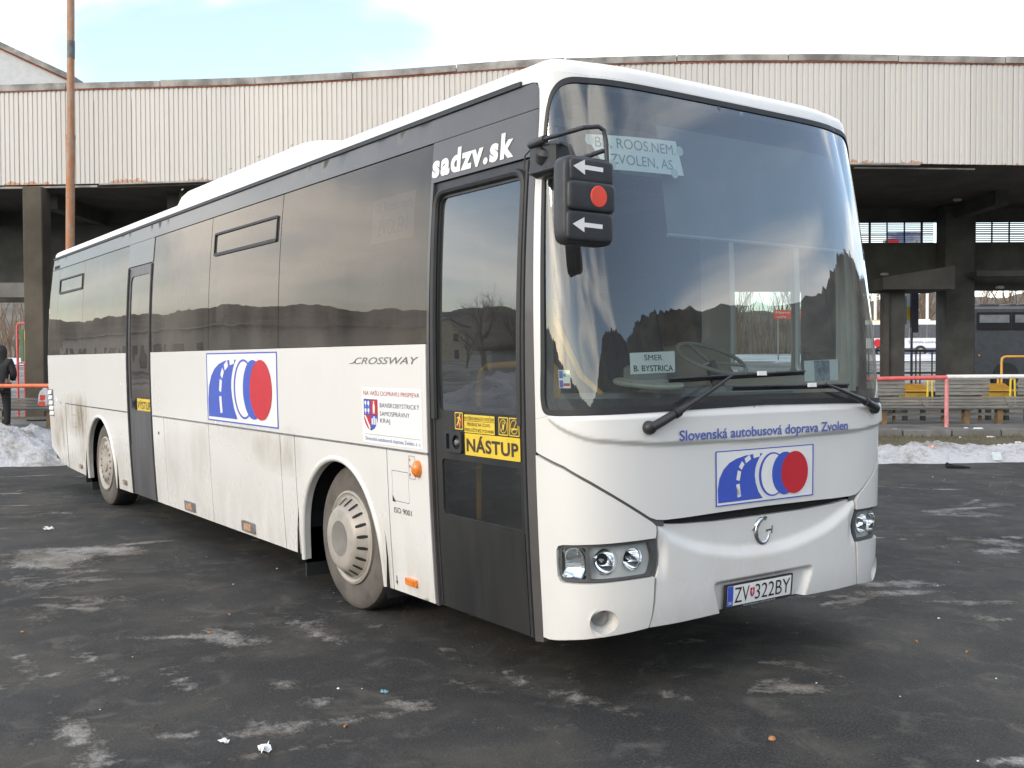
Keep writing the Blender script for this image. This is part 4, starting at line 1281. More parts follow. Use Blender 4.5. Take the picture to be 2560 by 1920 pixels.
# --- roof shell
def roof():
    us = np.concatenate([np.linspace(USTR - 1.55, U(-1.2), 60), np.linspace(U(-1.2), 0, 60)[1:]])
    us = np.concatenate([us, -us[::-1][1:]])
    n = len(us)
    prof = [(0, ZR - .004, 1), (.006, 3.165, 1), (.024, 3.193, 1), (.058, 3.214, 1), (.13, 3.232, 1), (.30, 3.252, 1), (.60, 3.272, 1)]
    rows = []
    base = SP(us, np.full(n, ZR - .004))
    spine = np.stack([np.clip(base[:, 0], XR + 1.0, -1.3), np.full(n, 1.275), np.full(n, 3.285)], 1)
    nn = SN(us, np.full(n, ZR - .02)); nn[:, 2] = 0
    nn /= np.linalg.norm(nn, axis=1, keepdims=True)
    for d, z, _ in prof:
        p = base + (spine - base) * (d / 1.2)
        p[:, 2] = z
        rows.append(p)
    rows.append(spine)
    v = [tuple(p) for r in rows for p in r]
    f = [(i * n + j, i * n + j + 1, (i + 1) * n + j + 1, (i + 1) * n + j) for i in range(len(rows) - 1) for j in range(n - 1)]
    b = MB(); b.add(v, f, True)
    return b.build('roof', MAT['roof'], bus, sharp=60)
roof()
MB().box(-11.6, -.7, .10, 2.45, 3.06, 3.10).build('ceiling_void', MAT['interior_grey'], bus)
# seam across the roof edge near the front
# roof pod (air conditioning) with rounded ends
def pod():
    b = MB()
    xs = np.linspace(-7.45, -3.15, 64)
    rows = []
    def hgt(x):
        return .315 * smo((x + 7.45) / .28) * (1 - smo((x + 4.45) / 1.30) * .98)
    ys = np.linspace(-1, 1, 25)
    for x in xs:
        hh = hgt(x)
        row = []
        for t in ys:
            y = 1.275 + .90 * t
            e = 1 - abs(t) ** 7
            zr = 3.285 - .07 * abs(y - 1.275) ** 2
            row.append((x, y, zr - .02 + (hh + .02) * max(e, 0) ** .55))
        rows.append(row)
    n = len(ys)
    b.add([p for r in rows for p in r], [(i * n + j, (i + 1) * n + j, (i + 1) * n + j + 1, i * n + j + 1) for i in range(len(rows) - 1) for j in range(n - 1)], True)
    o = b.build('roof_unit', MAT['roof'], bus)
    for x in (-7.0, -6.3, -5.6, -4.9, -4.2):
        MB().lathe([(0, .012), (.012, .01), (.016, 0)], (x, .405, 3.285 - .07 * .87 ** 2 + hgt(x) * .80), (0, -.6, .8), 10).build('bolt', MAT['dull_metal'], o)
pod()

# --- far side, rear end (simple, with real openings)
def ml(poly): return [(-u, z) for u, z in poly][::-1]
lw = [(-.765, -.44), (-1.34, -.80), (-3.0, -1.62), (-4.5, -3.08), (-6.0, -4.58), (-7.5, -6.08), (-9.0, -7.58), (-10.5, -9.08), (-11.6, -10.58)]
holes = [ml(sr(a, 1.60 if i < 2 else 1.80, b, 2.74 if i < 2 else 2.86, .06)) for i, (a, b) in enumerate(lw)]
patch('far_side_wall', ml(sp([(-11.6, .30), (-.345, .30), (-.345, 1.40), (-.345, ZR), (-11.6, ZR)])), PT, bus, holes, off=-.001, th=.05, g=.14)
for i, ((a, b), hcl) in enumerate(zip(lw, holes)):
    patch('window', hcl, MAT['far_glass'] if i < 2 else MAT['side_glass'], bus, off=-.02, th=0., g=.2)
MB().box(XR + .10, XR + .16, .16, 2.39, .62, 3.12).build('rear_wall', MAT['interior_dark'], bus)
patch('rear_panel', [(USTR - .22, .62), (USTR - .22, ZR), (USTR - 2.5, ZR), (USTR - 2.5, .62)], PT, bus, off=0., th=.04, g=.12)
patch('rear_pillar', [(rearL, ZW + .004), (U(-11.727), ZW + .004), (U(-11.727), ZT), (rearL, ZT)], MAT['band'], bus, off=-.004, th=.02, g=.04)

# --- front number plate, emblem
pl = patch('number_plate', rect(-.318, .372, .242, .505, .006), MAT['dark_plastic'], bus, off=-.006, th=.012, g=.1)
flatshape('plate_face', rect(-.304, .388, .226, .497, .004), MAT['white_print'], pl, -.004, g=.1)
flatshape('blue_strip', rect(-.303, .389, -.258, .496), MAT['blue'], pl, -.003)
lettering('lettering', 'SK', (-.296, .397, -.266, .414), MAT['white_print'], pl, off=-.002)
lettering('lettering', 'ZV', (-.246, .402, -.128, .484), MAT['black_txt'], pl, off=-.002, bold=-.004)
lettering('lettering', '322BY', (-.080, .402, .216, .484), MAT['black_txt'], pl, off=-.002, bold=-.004)
sh2 = shield(-.104, .444, .034, .05, pl, U_=lambda x: x)
flatshape('plate_crest', sh2(1.), MAT['red'], pl, -.0022)
flatshape('plate_crest', sp([]) if 0 else rect(-.106, .430, -.102, .464), MAT['white_print'], pl, -.0014)
flatshape('plate_crest', rect(-.113, .452, -.095, .455), MAT['white_print'], pl, -.0013)
flatshape('plate_crest', rect(-.111, .444, -.097, .447), MAT['white_print'], pl, -.0013)
flatshape('plate_crest', ellipse(-.104, .428, .009, .004, 14), MAT['blue'], pl, -.0012)
lettering('lettering', 'SLOVENSKÁ REPUBLIKA', (-.17, .3755, .10, .3845), MAT['tape'], pl, off=-.0045)
def emblem():
    cu, cz = .006, .760
    pts, rad = [], []
    for k in range(31):
        a = R(62) + R(310 - 0) * k / 30 * .97
        pts.append(tuple(SO(np.array([cu + .058 * math.cos(a)]), np.array([cz + .066 * math.sin(a)]), -.030)[0]))
        t = k / 30
        rad.append(.006 + .011 * math.sin(math.pi * min(1, t * 1.05)) ** .8 + (.004 if .12 < t < .3 else 0))
    e = MB().tube(pts, rad, 10).build('emblem', MAT['chrome'], bus)
    flatk = [(-.085, .775), (-.050, .802), (-.020, .830), (.022, .842), (.040, .830), (.010, .822), (-.020, .800), (-.046, .772), (-.058, .764)]
    patch('fin', flatk, MAT['chrome'], e, off=-.020, th=.02, g=.02)
    patch('tick', [(.030, .765), (.070, .768), (.070, .758), (.030, .755)], MAT['chrome'], e, off=-.022, th=.016, g=.02)
    patch('tick', [(.072, .742), (.082, .742), (.084, .785), (.078, .785)], MAT['chrome'], e, off=-.022, th=.016, g=.02)
emblem()

# --- wipers
def wiper(pu, pz, mid, tip0, tip1, clip_t):
    pos = lambda u, z, o: Vector(SO(np.array([u]), np.array([z]), o)[0])
    n = Vector(SN(np.array([pu]), np.array([pz]))[0])
    p0 = pos(pu, pz, .02)
    a = MB()
    a.lathe([(.034, -.02), (.034, .018), (.029, .030), (.018, .037), (0, .038)], p0, n, 20)
    wip = a.build('wiper', MAT['dark_plastic'], bus)
    p1 = pos(mid[0], mid[1], .05)
    d = (p1 - p0)
    path = [p0 + n * .022, p0 + n * .03 + d * .12, p0 + n * .032 + d * .28, p0 + n * .03 + d * .45, p0 + n * .02 + d * .75, p1]
    MB().tube(path, [.023, .023, .021, .014, .010, .007], 10).build('arm', MAT['dark_plastic'], wip)
    MB().tube([p0 + n * .036 + d * .25, p0 + n * .036 + d * .30], .025, 10).build('arm_cover', MAT['rubber'], wip)
    k = 9
    uu = np.linspace(tip0[0], tip1[0], k); zz = np.linspace(tip0[1], tip1[1], k)
    MB().tube([tuple(p) for p in SO(uu, zz, .026)], .0065, 6).build('blade', MAT['rubber'], wip)
    MB().tube([tuple(p) for p in SO(uu, zz - .012, .018)], .007, 4).build('blade_edge', MAT['black_gap'], wip)
    for q in (2, 6):
        MB().tube([tuple(SO(np.array([uu[q]]), np.array([zz[q]]), .044)[0]), tuple(SO(np.array([uu[q + 1]]), np.array([zz[q + 1]]), .044)[0])], .007, 6).build('bracket', MAT['rubber'], wip)
    ut = tip0[0] + (tip1[0] - tip0[0]) * clip_t; zt = tip0[1] + (tip1[1] - tip0[1]) * clip_t
    patch('clip', rect(ut - .032, zt - .010, ut + .032, zt + .013), MAT['white_print'], wip, off=.046, th=.012, g=.05)
wiper(-.868, 1.360, (-.297, 1.606), (-.722, 1.594), (.315, 1.622), .64)
wiper(.960, 1.400, (.46, 1.547), (-.271, 1.546), (.700, 1.542), .64)

# --- right mirror on its bracket
mx = .10
def moulded(b, x0, x1, y0, y1, z0, z1, e=.22, n=28, m=20):
    """a box with generous smooth corners (superellipsoid)"""
    c = ((x0 + x1) / 2, (y0 + y1) / 2, (z0 + z1) / 2); h = ((x1 - x0) / 2, (y1 - y0) / 2, (z1 - z0) / 2)
    f = lambda w: math.copysign(abs(w) ** e, w)
    v = []
    for i in range(m + 1):
        ph = -math.pi / 2 + math.pi * i / m
        for k in range(n):
            th = 2 * math.pi * k / n
            v.append((c[0] + h[0] * f(math.cos(ph)) * f(math.cos(th)), c[1] + h[1] * f(math.cos(ph)) * f(math.sin(th)), c[2] + h[2] * f(math.sin(ph))))
    b.add(v, [(i * n + k, i * n + (k + 1) % n, (i + 1) * n + (k + 1) % n, (i + 1) * n + k) for i in range(m) for k in range(n)], True)
    return b
mr = moulded(MB(), mx - .045, mx + .052, -.202, .092, 2.212, 2.612, .26).build('mirror', MAT['dark_plastic'], bus, sharp=None)
for z0, z1, ya, yb_, xo in ((2.490, 2.600, -.176, .084, .060), (2.362, 2.498, -.190, .087, .068), (2.226, 2.366, -.192, .080, .060)):
    moulded(MB(), mx - .03, mx + xo, ya, yb_, z0, z1, .24).build('housing_panel', MAT['dark_plastic'], mr, sharp=None)
def fpl(z0, zs, y0):
    return None
def yz(pts, x):
    return [(x, y, z) for y, z in pts]
for zc, sh_ in ((2.558, 0.), (2.300, -.004)):
    y0, y1 = -.163 + sh_, .012 + sh_
    MB().add(yz([(y0, zc), (y0 + .068, zc - .034), (y0 + .068, zc - .010), (y1, zc - .012), (y1, zc + .008), (y0 + .068, zc + .010), (y0 + .068, zc + .034)], mx + .0615), [(0, 1, 2, 3, 4, 5, 6)]).build('arrow', MAT['white_print'], mr)
MB().lathe([(0, .004), (.046, .004), (.05, 0)], (mx + .0665, -.019, 2.432), (1, 0, 0), 32).build('red_reflector', MAT['red_dot'], mr)
Y0 = -.06
br = MB().box(-.30, -.10, -.075, .045, 2.575, 2.735, .02).build('mirror_bracket', MAT['dark_plastic'], bus)
tub = [(-.28, -.07, 2.735), (-.10, -.10, 2.735), (mx, -.05, 2.752), (mx + .02, .02, 2.762), (mx + .025, .048, 2.748), (mx + .03, .056, 2.70), (mx + .045, .056, 2.50)]
MB().tube(tub, .011, 10).build('arm', MAT['dark_plastic'], br)
MB().tube([(-.28, -.07, 2.735), (-.13, -.095, 2.735)], .020, 10).build('arm_socket', MAT['dark_plastic'], br)
MB().tube([(-.24, -.06, 2.60), (-.06, -.09, 2.595), (mx, -.04, 2.62), (mx + .02, .050, 2.655)], .011, 10).build('arm', MAT['dark_plastic'], br)
MB().tube([(-.20, -.05, 2.66), (-.10, -.02, 2.72), (-.03, -.03, 2.69), (0.02, -.05, 2.64), (.03, -.06, 2.58)], .012, 8).build('cable', MAT['rubber'], br)
MB().lathe([(.05, 0), (.05, .05), (.03, .07), (0, .07)], (-.20, -.04, 2.65), (.4, -.3, .6), 16).build('joint', MAT['rubber'], br)
MB().tube([(-.31, -.03, 2.74), (-.36, -.045, 2.70), (-.37, -.045, 2.64), (-.33, -.03, 2.60)], .004, 6).build('cable', MAT['rubber'], br)

# --- inside
MB().box(-11.6, -1.4, .80, 1.75, .86, .92).box(-11.6, -9.75, .10, .80, .86, .92).box(-8.15, -3.38, .10, .80, .86, .92).box(-1.86, -1.4, .10, .80, .86, .92).box(-11.6, -1.4, 1.75, 2.45, .86, .92).box(-1.4, -.3, .10, 2.45, .55, .60).build('floor', MAT['interior_dark'], bus)
MB().box(-11.6, -.55, .14, 2.41, 2.93, 2.97).build('ceiling', MAT['interior_grey'], bus)
# dashboard: a shelf that follows the glass
def dash():
    u = np.linspace(-1.30, 1.30, 40)
    rows = []
    for off, z in ((-.05, 1.44), (-.12, 1.452), (-.30, 1.46), (-.46, 1.45), (-.52, 1.40), (-.52, .92)):
        rows.append(SO(u, np.full(40, 1.44), off) * np.array([1, 1, 0]) + np.array([0, 0, z]))
    b = MB()
    b.add([tuple(p) for r in rows for p in r], [(i * 40 + j, i * 40 + j + 1, (i + 1) * 40 + j + 1, (i + 1) * 40 + j) for i in range(5) for j in range(39)], True)
    return b.build('dashboard', MAT['dash'], bus)
dsh = dash()
MB().box(-1.05, -.60, 1.30, 2.30, 1.30, 1.52, .03).build('instrument_hood', MAT['dash'], dsh)
MB().box(-.95, -.62, .55, 1.15, 1.30, 1.50, .03).build('ticket_desk', MAT['interior_grey'], bus)
MB().lathe([(.20, 0), (.205, .012), (.20, .024), (.0, .024)], (-.62, 1.02, 1.545), (.1, 0, 1), 32).build('cash_tray', MAT['cream'], bus)
MB().box(-.80, -.68, .98, 1.24, 1.52, 1.66, .015).build('ticket_machine', MAT['interior_grey'], bus)
sw = []
swn = Vector((.42, 0, .9)).normalized()
MB().lathe([(.235 + .014 * math.cos(a), .014 * math.sin(a)) for a in [2 * math.pi * k / 8 for k in range(9)]], (-.98, 1.92, 1.70), swn, 36).build('steering_wheel', MAT['interior_grey'], bus)
for k in range(3):
    a = R(90 + 120 * k)
    xa = Vector((0, 1, 0)); ya = swn.cross(xa)
    MB().tube([Vector((-.98, 1.92, 1.70)) - swn * .03, Vector((-.98, 1.92, 1.70)) + (xa * math.cos(a) + ya * math.sin(a)) * .23], .012, 6).build('steering_spoke', MAT['interior_grey'], bus)
MB().tube([Vector((-.98, 1.92, 1.70)) - swn * .03, Vector((-.80, 1.92, 1.30))], .04, 8).build('steering_column', MAT['interior_dark'], bus)
def seat(x, y, z, hh, mat, nm='seat'):
    b = MB()
    b.box(x - .24, x + .24, y - .215, y + .215, z + .30, z + .44, .04)
    b.hexa([(x - .32, y - .215, z + .38), (x - .20, y - .215, z + .38), (x - .20, y + .215, z + .38), (x - .32, y + .215, z + .38)],
           [(x - .44, y - .20, z + hh), (x - .36, y - .20, z + hh), (x - .36, y + .20, z + hh), (x - .44, y + .20, z + hh)])
    b.box(x - .46, x - .35, y - .14, y + .14, z + hh - .02, z + hh + .17, .03)
    b.box(x - .15, x + .05, y - .10, y + .10, z, z + .30)
    return b.build(nm, mat, bus)
seat(-1.55, 1.92, .92, 1.12, MAT['interior_dark'], 'driver_seat')
s0 = seat(-2.6, .38, .92, 1.02, MAT['seat'])
for k in range(11):
    for j, y in enumerate((.38, .83, 1.76, 2.20)):
        if k == 0 and j == 0: continue
        if 5.0 < 2.6 + k * .80 < 5.9 and j < 2: continue
        c = copy_obj(s0, bus)
        c.location = (-k * .80, y - .38, 0)
# partitions, poles and door rails
MB().box(-1.98, -1.94, 1.40, 2.42, .95, 2.30).build('partition', MAT['interior_dark'], bus)
MB().box(-1.60, -1.56, .12, .78, .92, 1.75, .01).build('partition', MAT['interior_dark'], bus)
for pth in ([(-1.30, .30, .62), (-1.30, .30, 1.55), (-1.27, .30, 1.62), (-1.20, .30, 1.66), (-.62, .30, 1.68), (-.56, .30, 1.64), (-.55, .30, 1.55), (-.62, .30, .62)],
            [(-1.32, .75, .62), (-1.32, .75, 2.0), (-1.25, .75, 2.08), (-.9, .75, 1.60), (-.72, .75, 1.50), (-.68, .75, .8)],
            [(-.50, .20, .9), (-.50, .20, 1.9), (-.46, .20, 2.0)]):
    MB().tube(pth, .019, 8).build('handrail', MAT['rail_yellow'], bus)
MB().tube([(-.40, .10, .6), (-.40, .10, 2.75)], .035, 10).build('door_pole', M('blue_door_pole', (.10, .28, .42), .4), bus)
# destination box and sun blind behind the top of the windscreen
MB().box(-.86, -.62, .55, 2.10, 2.70, 2.93, .02).build('destination_box', MAT['interior_dark'], bus)
MB().box(-.62, -.612, .80, 1.65, 2.74, 2.90).build('destination_display', MAT['interior_grey'], bus)
bl = SO(np.linspace(-.55, 1.25, 30), np.full(30, 2.95), -.07); bl2 = SO(np.linspace(-.55, 1.25, 30), np.full(30, 2.36), -.07)
MAT['blind'] = M('sun_blind', (.10, .115, .125), .7, var=.12, vscale=4)
b = MB(); b.add([tuple(p) for p in bl] + [tuple(p) for p in bl2], [(j, j + 1, 31 + j, 30 + j) for j in range(29)], True)
b.build('sun_blind', MAT['blind'], bus)
MB().tube([tuple(p) for p in SO(np.linspace(-.55, 1.25, 20), np.full(20, 2.355), -.07)], .010, 6).build('blind_rod', MAT['interior_grey'], bus)
# curtain at the near edge
ct = []
for k in range(24):
    z = 1.9 + .042 * k
    w_ = .035 + .05 * smo((z - 2.0) / .8)
    ct.append([tuple(SO(np.array([-1.34 + w_ * q / 6 + .004 * math.sin(z * 9)]), np.array([z]), -.05 - .016 * (q % 2))[0]) for q in range(7)])
b = MB(); b.add([p for r in ct for p in r], [(i * 7 + j, i * 7 + j + 1, (i + 1) * 7 + j + 1, (i + 1) * 7 + j) for i in range(23) for j in range(6)], True)
b.build('curtain', MAT['curtain'], bus)
# papers, cards and stickers behind the glass: things of their own
def card(name, poly, mat, label, cat, off=-.012, g=.05):
    o = patch(name, poly, mat, None, off=off, th=.0015, g=g)
    return tag(o, label, cat)
p1 = card('paper_notice', [(-1.082, 2.822), (-.476, 2.846), (-.442, 2.662), (-.975, 2.648)], MAT['paper'], 'white paper taped inside windscreen reading BB, ROOS.NEM and ZVOLEN, AS', 'notice', off=-.0095)
def card_text(o, body, box, mat, off=-.0085, bold=0., skew=0.):
    return lettering('lettering', body, box, mat, o, off=off, bold=bold, skew=skew)
card_text(p1, 'BB, ROOS.NEM.', (-1.030, 2.752, -.488, 2.814), MAT['paper_grey'], skew=.008)
card_text(p1, 'ZVOLEN, AS', (-.945, 2.672, -.520, 2.732), MAT['paper_grey'], skew=.006)
for u, z in ((-1.06, 2.795), (-.455, 2.795), (-.94, 2.675), (-.512, 2.668)):
    flatshape('suction_disc', ellipse(u, z, .026, .026, 20), MAT['tape'], p1, -.0080)
p2 = card('paper_notice', [(-.935, 1.622), (-.650, 1.630), (-.640, 1.737), (-.930, 1.727)], MAT['paper'], 'small paper behind lower windscreen reading SMER B. BYSTRICA', 'notice', off=-.0095)
card_text(p2, 'SMER', (-.845, 1.690, -.728, 1.718), MAT['black_txt'])
card_text(p2, 'B. BYSTRICA', (-.915, 1.636, -.662, 1.666), MAT['black_txt'], bold=.012)
p3 = card('picture_card', [(.352, 1.568), (.655, 1.570), (.668, 1.692), (.362, 1.684)], MAT['paper'], 'pale card with blue picture standing behind windscreen near driver', 'card', off=-.0095)
flatshape('picture', [(.440, 1.570), (.578, 1.572), (.586, 1.686), (.446, 1.684)], MAT['picture'], p3, -.0085)
p4 = card('toll_sticker', rect(-1.322, 1.556, -1.258, 1.644, .003), MAT['paper'], 'pair of small toll stickers in lower near corner of windscreen', 'sticker', off=-.0072)
flatshape('print', rect(-1.319, 1.604, -1.298, 1.640), MAT['blue'], p4, -.0066); flatshape('print', rect(-1.296, 1.612, -1.262, 1.626), M('green_print', (.10, .34, .26), .4), p4, -.0066)
flatshape('print', rect(-1.319, 1.559, -1.298, 1.594), MAT['blue'], p4, -.0066); flatshape('print', rect(-1.296, 1.566, -1.262, 1.580), MAT['red'], p4, -.0066)
p5 = card('destination_card', sr(-2.16, 2.44, -1.62, 2.72), MAT['paper'], 'white destination card reading ZVOLEN behind first side window', 'notice', off=-.03)
card_text(p5, 'BB, Roosv. nem.', (U(-2.12), 2.62, U(-1.64), 2.69), MAT['paper_grey'], off=-.028)
card_text(p5, 'ZVOLEN', (U(-2.08), 2.48, U(-1.70), 2.58), MAT['paper_grey'], off=-.028)

# ------------------------------------------------------------------ the bus station behind
_fa = np.array([-26, -19, -12.5, -9.6, -6.9, -3, .6, 4, 7.5, 11.3, 20, 30.])
_fd = np.array([26.4, 25.9, 25.3, 25.0, 24.55, 23.5, 22.6, 22.3, 22.35, 22.6, 23.2, 24.])
_aa = np.linspace(-26, 30, 561)
_dd = np.convolve(np.pad(np.interp(_aa, _fa, _fd), 12, mode='edge'), np.ones(25) / 25, mode='valid')
def fas(a): return float(np.interp(a, _aa, _dd))
def ztop(a): return 8.22 + .20 * float(smo((-a - 2) / 9))
def zbot(a): return 5.98 - .005 * a

def make_cladding():
    m, t, b = newmat('corrugated_cladding')
    b.inputs['Roughness'].default_value = .42
    b.inputs['Specular IOR Level'].default_value = .45
    at = t.nodes.new('ShaderNodeAttribute'); at.attribute_name = 'up'
    at2 = t.nodes.new('ShaderNodeAttribute'); at2.attribute_name = 'down'
    oi = t.nodes.new('ShaderNodeObjectInfo')
    n1 = noise(t, 1.1, 5, .65)
    n2 = noise(t, 5., 5, .7)
    st_ = noise(t, 9., 4, .6, stretch=(1., 1., .12))
    c = mixc(t, math_n(t, 'MULTIPLY', oi.outputs['Random'], 1.), (.50, .482, .455), (.555, .535, .505))
    c = mixc(t, math_n(t, 'MULTIPLY', sstep(t, st_, .5, .8), .16), c, (.40, .38, .37))
    c = mixc(t, math_n(t, 'MULTIPLY', sstep(t, n1, .55, .75), .25), c, (.62, .60, .58))
    lim = math_n(t, 'MULTIPLY', math_n(t, 'SUBTRACT', math_n(t, 'ADD', math_n(t, 'MULTIPLY', n1, .6), math_n(t, 'MULTIPLY', n2, .4)), .52), 1.0)
    r1 = math_n(t, 'LESS_THAN', at.outputs['Fac'], math_n(t, 'ADD', .015, lim))
    r2 = math_n(t, 'LESS_THAN', at2.outputs['Fac'], math_n(t, 'ADD', .0, math_n(t, 'MULTIPLY', lim, .35)))
    r = math_n(t, 'MAXIMUM', r1, r2)
    rc = mixc(t, n2, (.36, .16, .085), (.52, .30, .19))
    c = mixc(t, r, c, rc)
    t.links.new(c, b.inputs['Base Color'])
    return m
MAT['clad'] = make_cladding()
MAT['coping'] = M('weathered_coping', (.23, .22, .205), .8, var=.35, vscale=1.8, var2=(.40, .385, .36), bmp=.2, bscale=9)
MAT['rust_red'] = M('rusty_red_edge', (.34, .10, .055), .8, var=.3, vscale=4)
MAT['soffit'] = M('dark_soffit', (.068, .060, .052), .9, var=.25, vscale=1.2)  # tone raised to stand in for haze under the canopy
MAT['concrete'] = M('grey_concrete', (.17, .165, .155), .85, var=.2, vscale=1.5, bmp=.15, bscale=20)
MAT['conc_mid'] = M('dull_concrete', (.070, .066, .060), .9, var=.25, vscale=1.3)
MAT['conc_dark'] = M('dark_concrete', (.066, .066, .060), .9, var=.25, vscale=1.5)  # dark grey, raised a little in place of haze
MAT['conc_tan'] = M('tan_concrete', (.085, .072, .054), .9, var=.3, vscale=.9)  # canopy shade put into this darker tan
canopy = tag(empty('station_canopy', tuple(st(0, 26, 0))), 'long bus station canopy with ribbed pale metal fascia and dark underside', 'station canopy')

def clad_sheet(a0, w):
    n = max(3, int(round(w / .12)))
    us, off = [], []
    for k in range(n):
        x = a0 + w * k / n; p = w / n
        us += [x, x + p * .16, x + p * .28, x + p * .86]
        off += [0., 0., -.019, -.019]
    us.append(a0 + w); off.append(0.)
    v, f, up, dn = [], [], [], []
    for (a, o) in zip(us, off):
        d = fas(a) + o
        for z in (zbot(a), ztop(a) - .10):
            v.append(tuple(st(a, d, z)))
            up.append(z - zbot(a)); dn.append(ztop(a) - .10 - z)
    for i in range(len(us) - 1):
        f.append((2 * i, 2 * i + 2, 2 * i + 3, 2 * i + 1))
    me = bpy.data.meshes.new('cladding_sheet')
    me.from_pydata(v, [], f); me.update()
    for nm, val in (('up', up), ('down', dn)):
        at = me.attributes.new(nm, 'FLOAT', 'POINT'); at.data.foreach_set('value', np.array(val, np.float32))
    return link('cladding_sheet', me, MAT['clad'], canopy)
a = -17.8
while a < 18:
    clad_sheet(a, .96 - .006)
    a += .96
def strip(name, a0, a1, dz0, dz1, do0, do1, mat, step=.8, ref=ztop):
    n = max(2, int((a1 - a0) / step) + 1)
    aa = np.linspace(a0, a1, n)
    v, f = [], []
    for a in aa:
        d = fas(a)
        v += [tuple(st(a, d + do0, ref(a) + dz0)), tuple(st(a, d + do1, ref(a) + dz0)), tuple(st(a, d + do1, ref(a) + dz1)), tuple(st(a, d + do0, ref(a) + dz1))]
    for i in range(n - 1):
        for k in range(4):
            l = (k + 1) % 4
            f.append((4 * i + k, 4 * i + l, 4 * i + 4 + l, 4 * i + 4 + k))
    f += [(3, 2, 1, 0), tuple(4 * n - 4 + k for k in range(4))]
    return MB().add(v, f).build(name, mat, canopy)
k = 0
a = -18.
while a < 18:                                                # coping in lengths with uneven joints
    strip('coping', a, a + 2.38, -.09 + random.uniform(-.008, .008), .06 + random.uniform(-.012, .012), -.06 - random.uniform(0, .02), .30, MAT['coping'])
    a += 2.40
strip('rust_strip', -18, 18, -.118, -.092, -.045, -.01, MAT['rust_red'])
strip('lower_trim', -18, -10.05, -.09, -.045, -.05, .1, MAT['coping'], ref=zbot)
strip('lower_trim', -10.0, 8.9, -.035, .004, -.05, .1, MAT['coping'], ref=zbot)
strip('lower_trim', 7.5, 10.2, -.085, -.06, .12, .2, MAT['coping'], ref=zbot)
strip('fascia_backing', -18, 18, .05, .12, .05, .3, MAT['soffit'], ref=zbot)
# flat roof and soffit
def slab(name, a0, a1, z0, z1, d1, mat, zfun=None, do=.06):
    aa = np.linspace(a0, a1, 40)
    v, f = [], []
    for a in aa:
        d0 = fas(a) + do
        v += [tuple(st(a, d0, z0)), tuple(st(a, d1, z0)), tuple(st(a, d1, z1)), tuple(st(a, d0, z1))]
    n = len(aa)
    for i in range(n - 1):
        for k in range(4):
            l = (k + 1) % 4
            f.append((4 * i + k, 4 * i + l, 4 * i + 4 + l, 4 * i + 4 + k))
    f += [(3, 2, 1, 0), tuple(4 * n - 4 + k for k in range(4))]
    return MB().add(v, f).build(name, mat, canopy)
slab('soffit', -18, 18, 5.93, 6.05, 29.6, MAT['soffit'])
slab('roof', -18, 18, 8.0, 8.14, 29.6, MAT['coping'], do=.3)
def sbox(name, a0, a1, d0, d1, z0, z1, mat, parent, bev=0.):
    return MB().box(a0, a1, d0, d1, z0, z1, bev).build(name, mat, parent, xf=ST)
for ab in (-14.6, -11.58, -8.5, -3., 3., 8.4, 12.35, 16.2):
    sbox('soffit_beam', ab - .16, ab + .16, 25.9, 29.3, 5.55, 5.95, MAT['conc_dark'], canopy)
# back wall: top beam, louvred strip, spandrel, columns
A0, A1 = -18, 18
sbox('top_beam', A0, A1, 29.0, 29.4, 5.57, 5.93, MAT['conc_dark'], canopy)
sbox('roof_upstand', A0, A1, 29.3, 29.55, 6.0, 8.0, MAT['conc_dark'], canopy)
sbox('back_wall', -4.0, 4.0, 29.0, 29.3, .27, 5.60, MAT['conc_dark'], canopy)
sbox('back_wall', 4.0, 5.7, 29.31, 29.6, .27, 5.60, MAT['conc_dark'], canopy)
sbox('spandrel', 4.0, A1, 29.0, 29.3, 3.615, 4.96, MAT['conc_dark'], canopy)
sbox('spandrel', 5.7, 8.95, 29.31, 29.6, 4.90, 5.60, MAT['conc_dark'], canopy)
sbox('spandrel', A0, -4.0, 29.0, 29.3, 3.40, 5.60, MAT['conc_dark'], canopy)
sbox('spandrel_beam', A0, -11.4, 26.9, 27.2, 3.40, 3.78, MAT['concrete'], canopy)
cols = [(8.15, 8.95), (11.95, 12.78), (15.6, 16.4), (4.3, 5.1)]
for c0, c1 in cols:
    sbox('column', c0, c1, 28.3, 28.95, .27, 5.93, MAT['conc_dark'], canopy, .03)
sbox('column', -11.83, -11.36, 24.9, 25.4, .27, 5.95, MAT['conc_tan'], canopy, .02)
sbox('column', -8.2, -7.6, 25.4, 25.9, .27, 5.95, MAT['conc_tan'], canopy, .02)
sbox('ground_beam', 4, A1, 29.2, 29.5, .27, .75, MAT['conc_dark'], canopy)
# louvre slats: thin blades with slits of sky between
MAT['slat'] = M('louvre_slat', (.05, .047, .045), .7, var=.2)
for c0, c1 in ((8.95, 11.95), (12.78, 15.6)):
    for z0 in [5.215 + .0546 * k for k in range(7)] + [4.955 + .0546 * k for k in range(5)]:
        MB().box(c0, c1, 29.1, 29.13, z0, z0 + .030).build('slat', MAT['slat'], canopy, xf=ST)
    aa = c0 + (1.185 if c0 < 10 else .32)
    k = 0
    while aa < c1 - .1:
        w = .022 if k % 3 == 0 else .010
        MB().box(aa - w, aa + w, 29.05, 29.12, 4.95, 5.58).build('mullion', MAT['slat'], canopy, xf=ST)
        aa += .49; k += 1
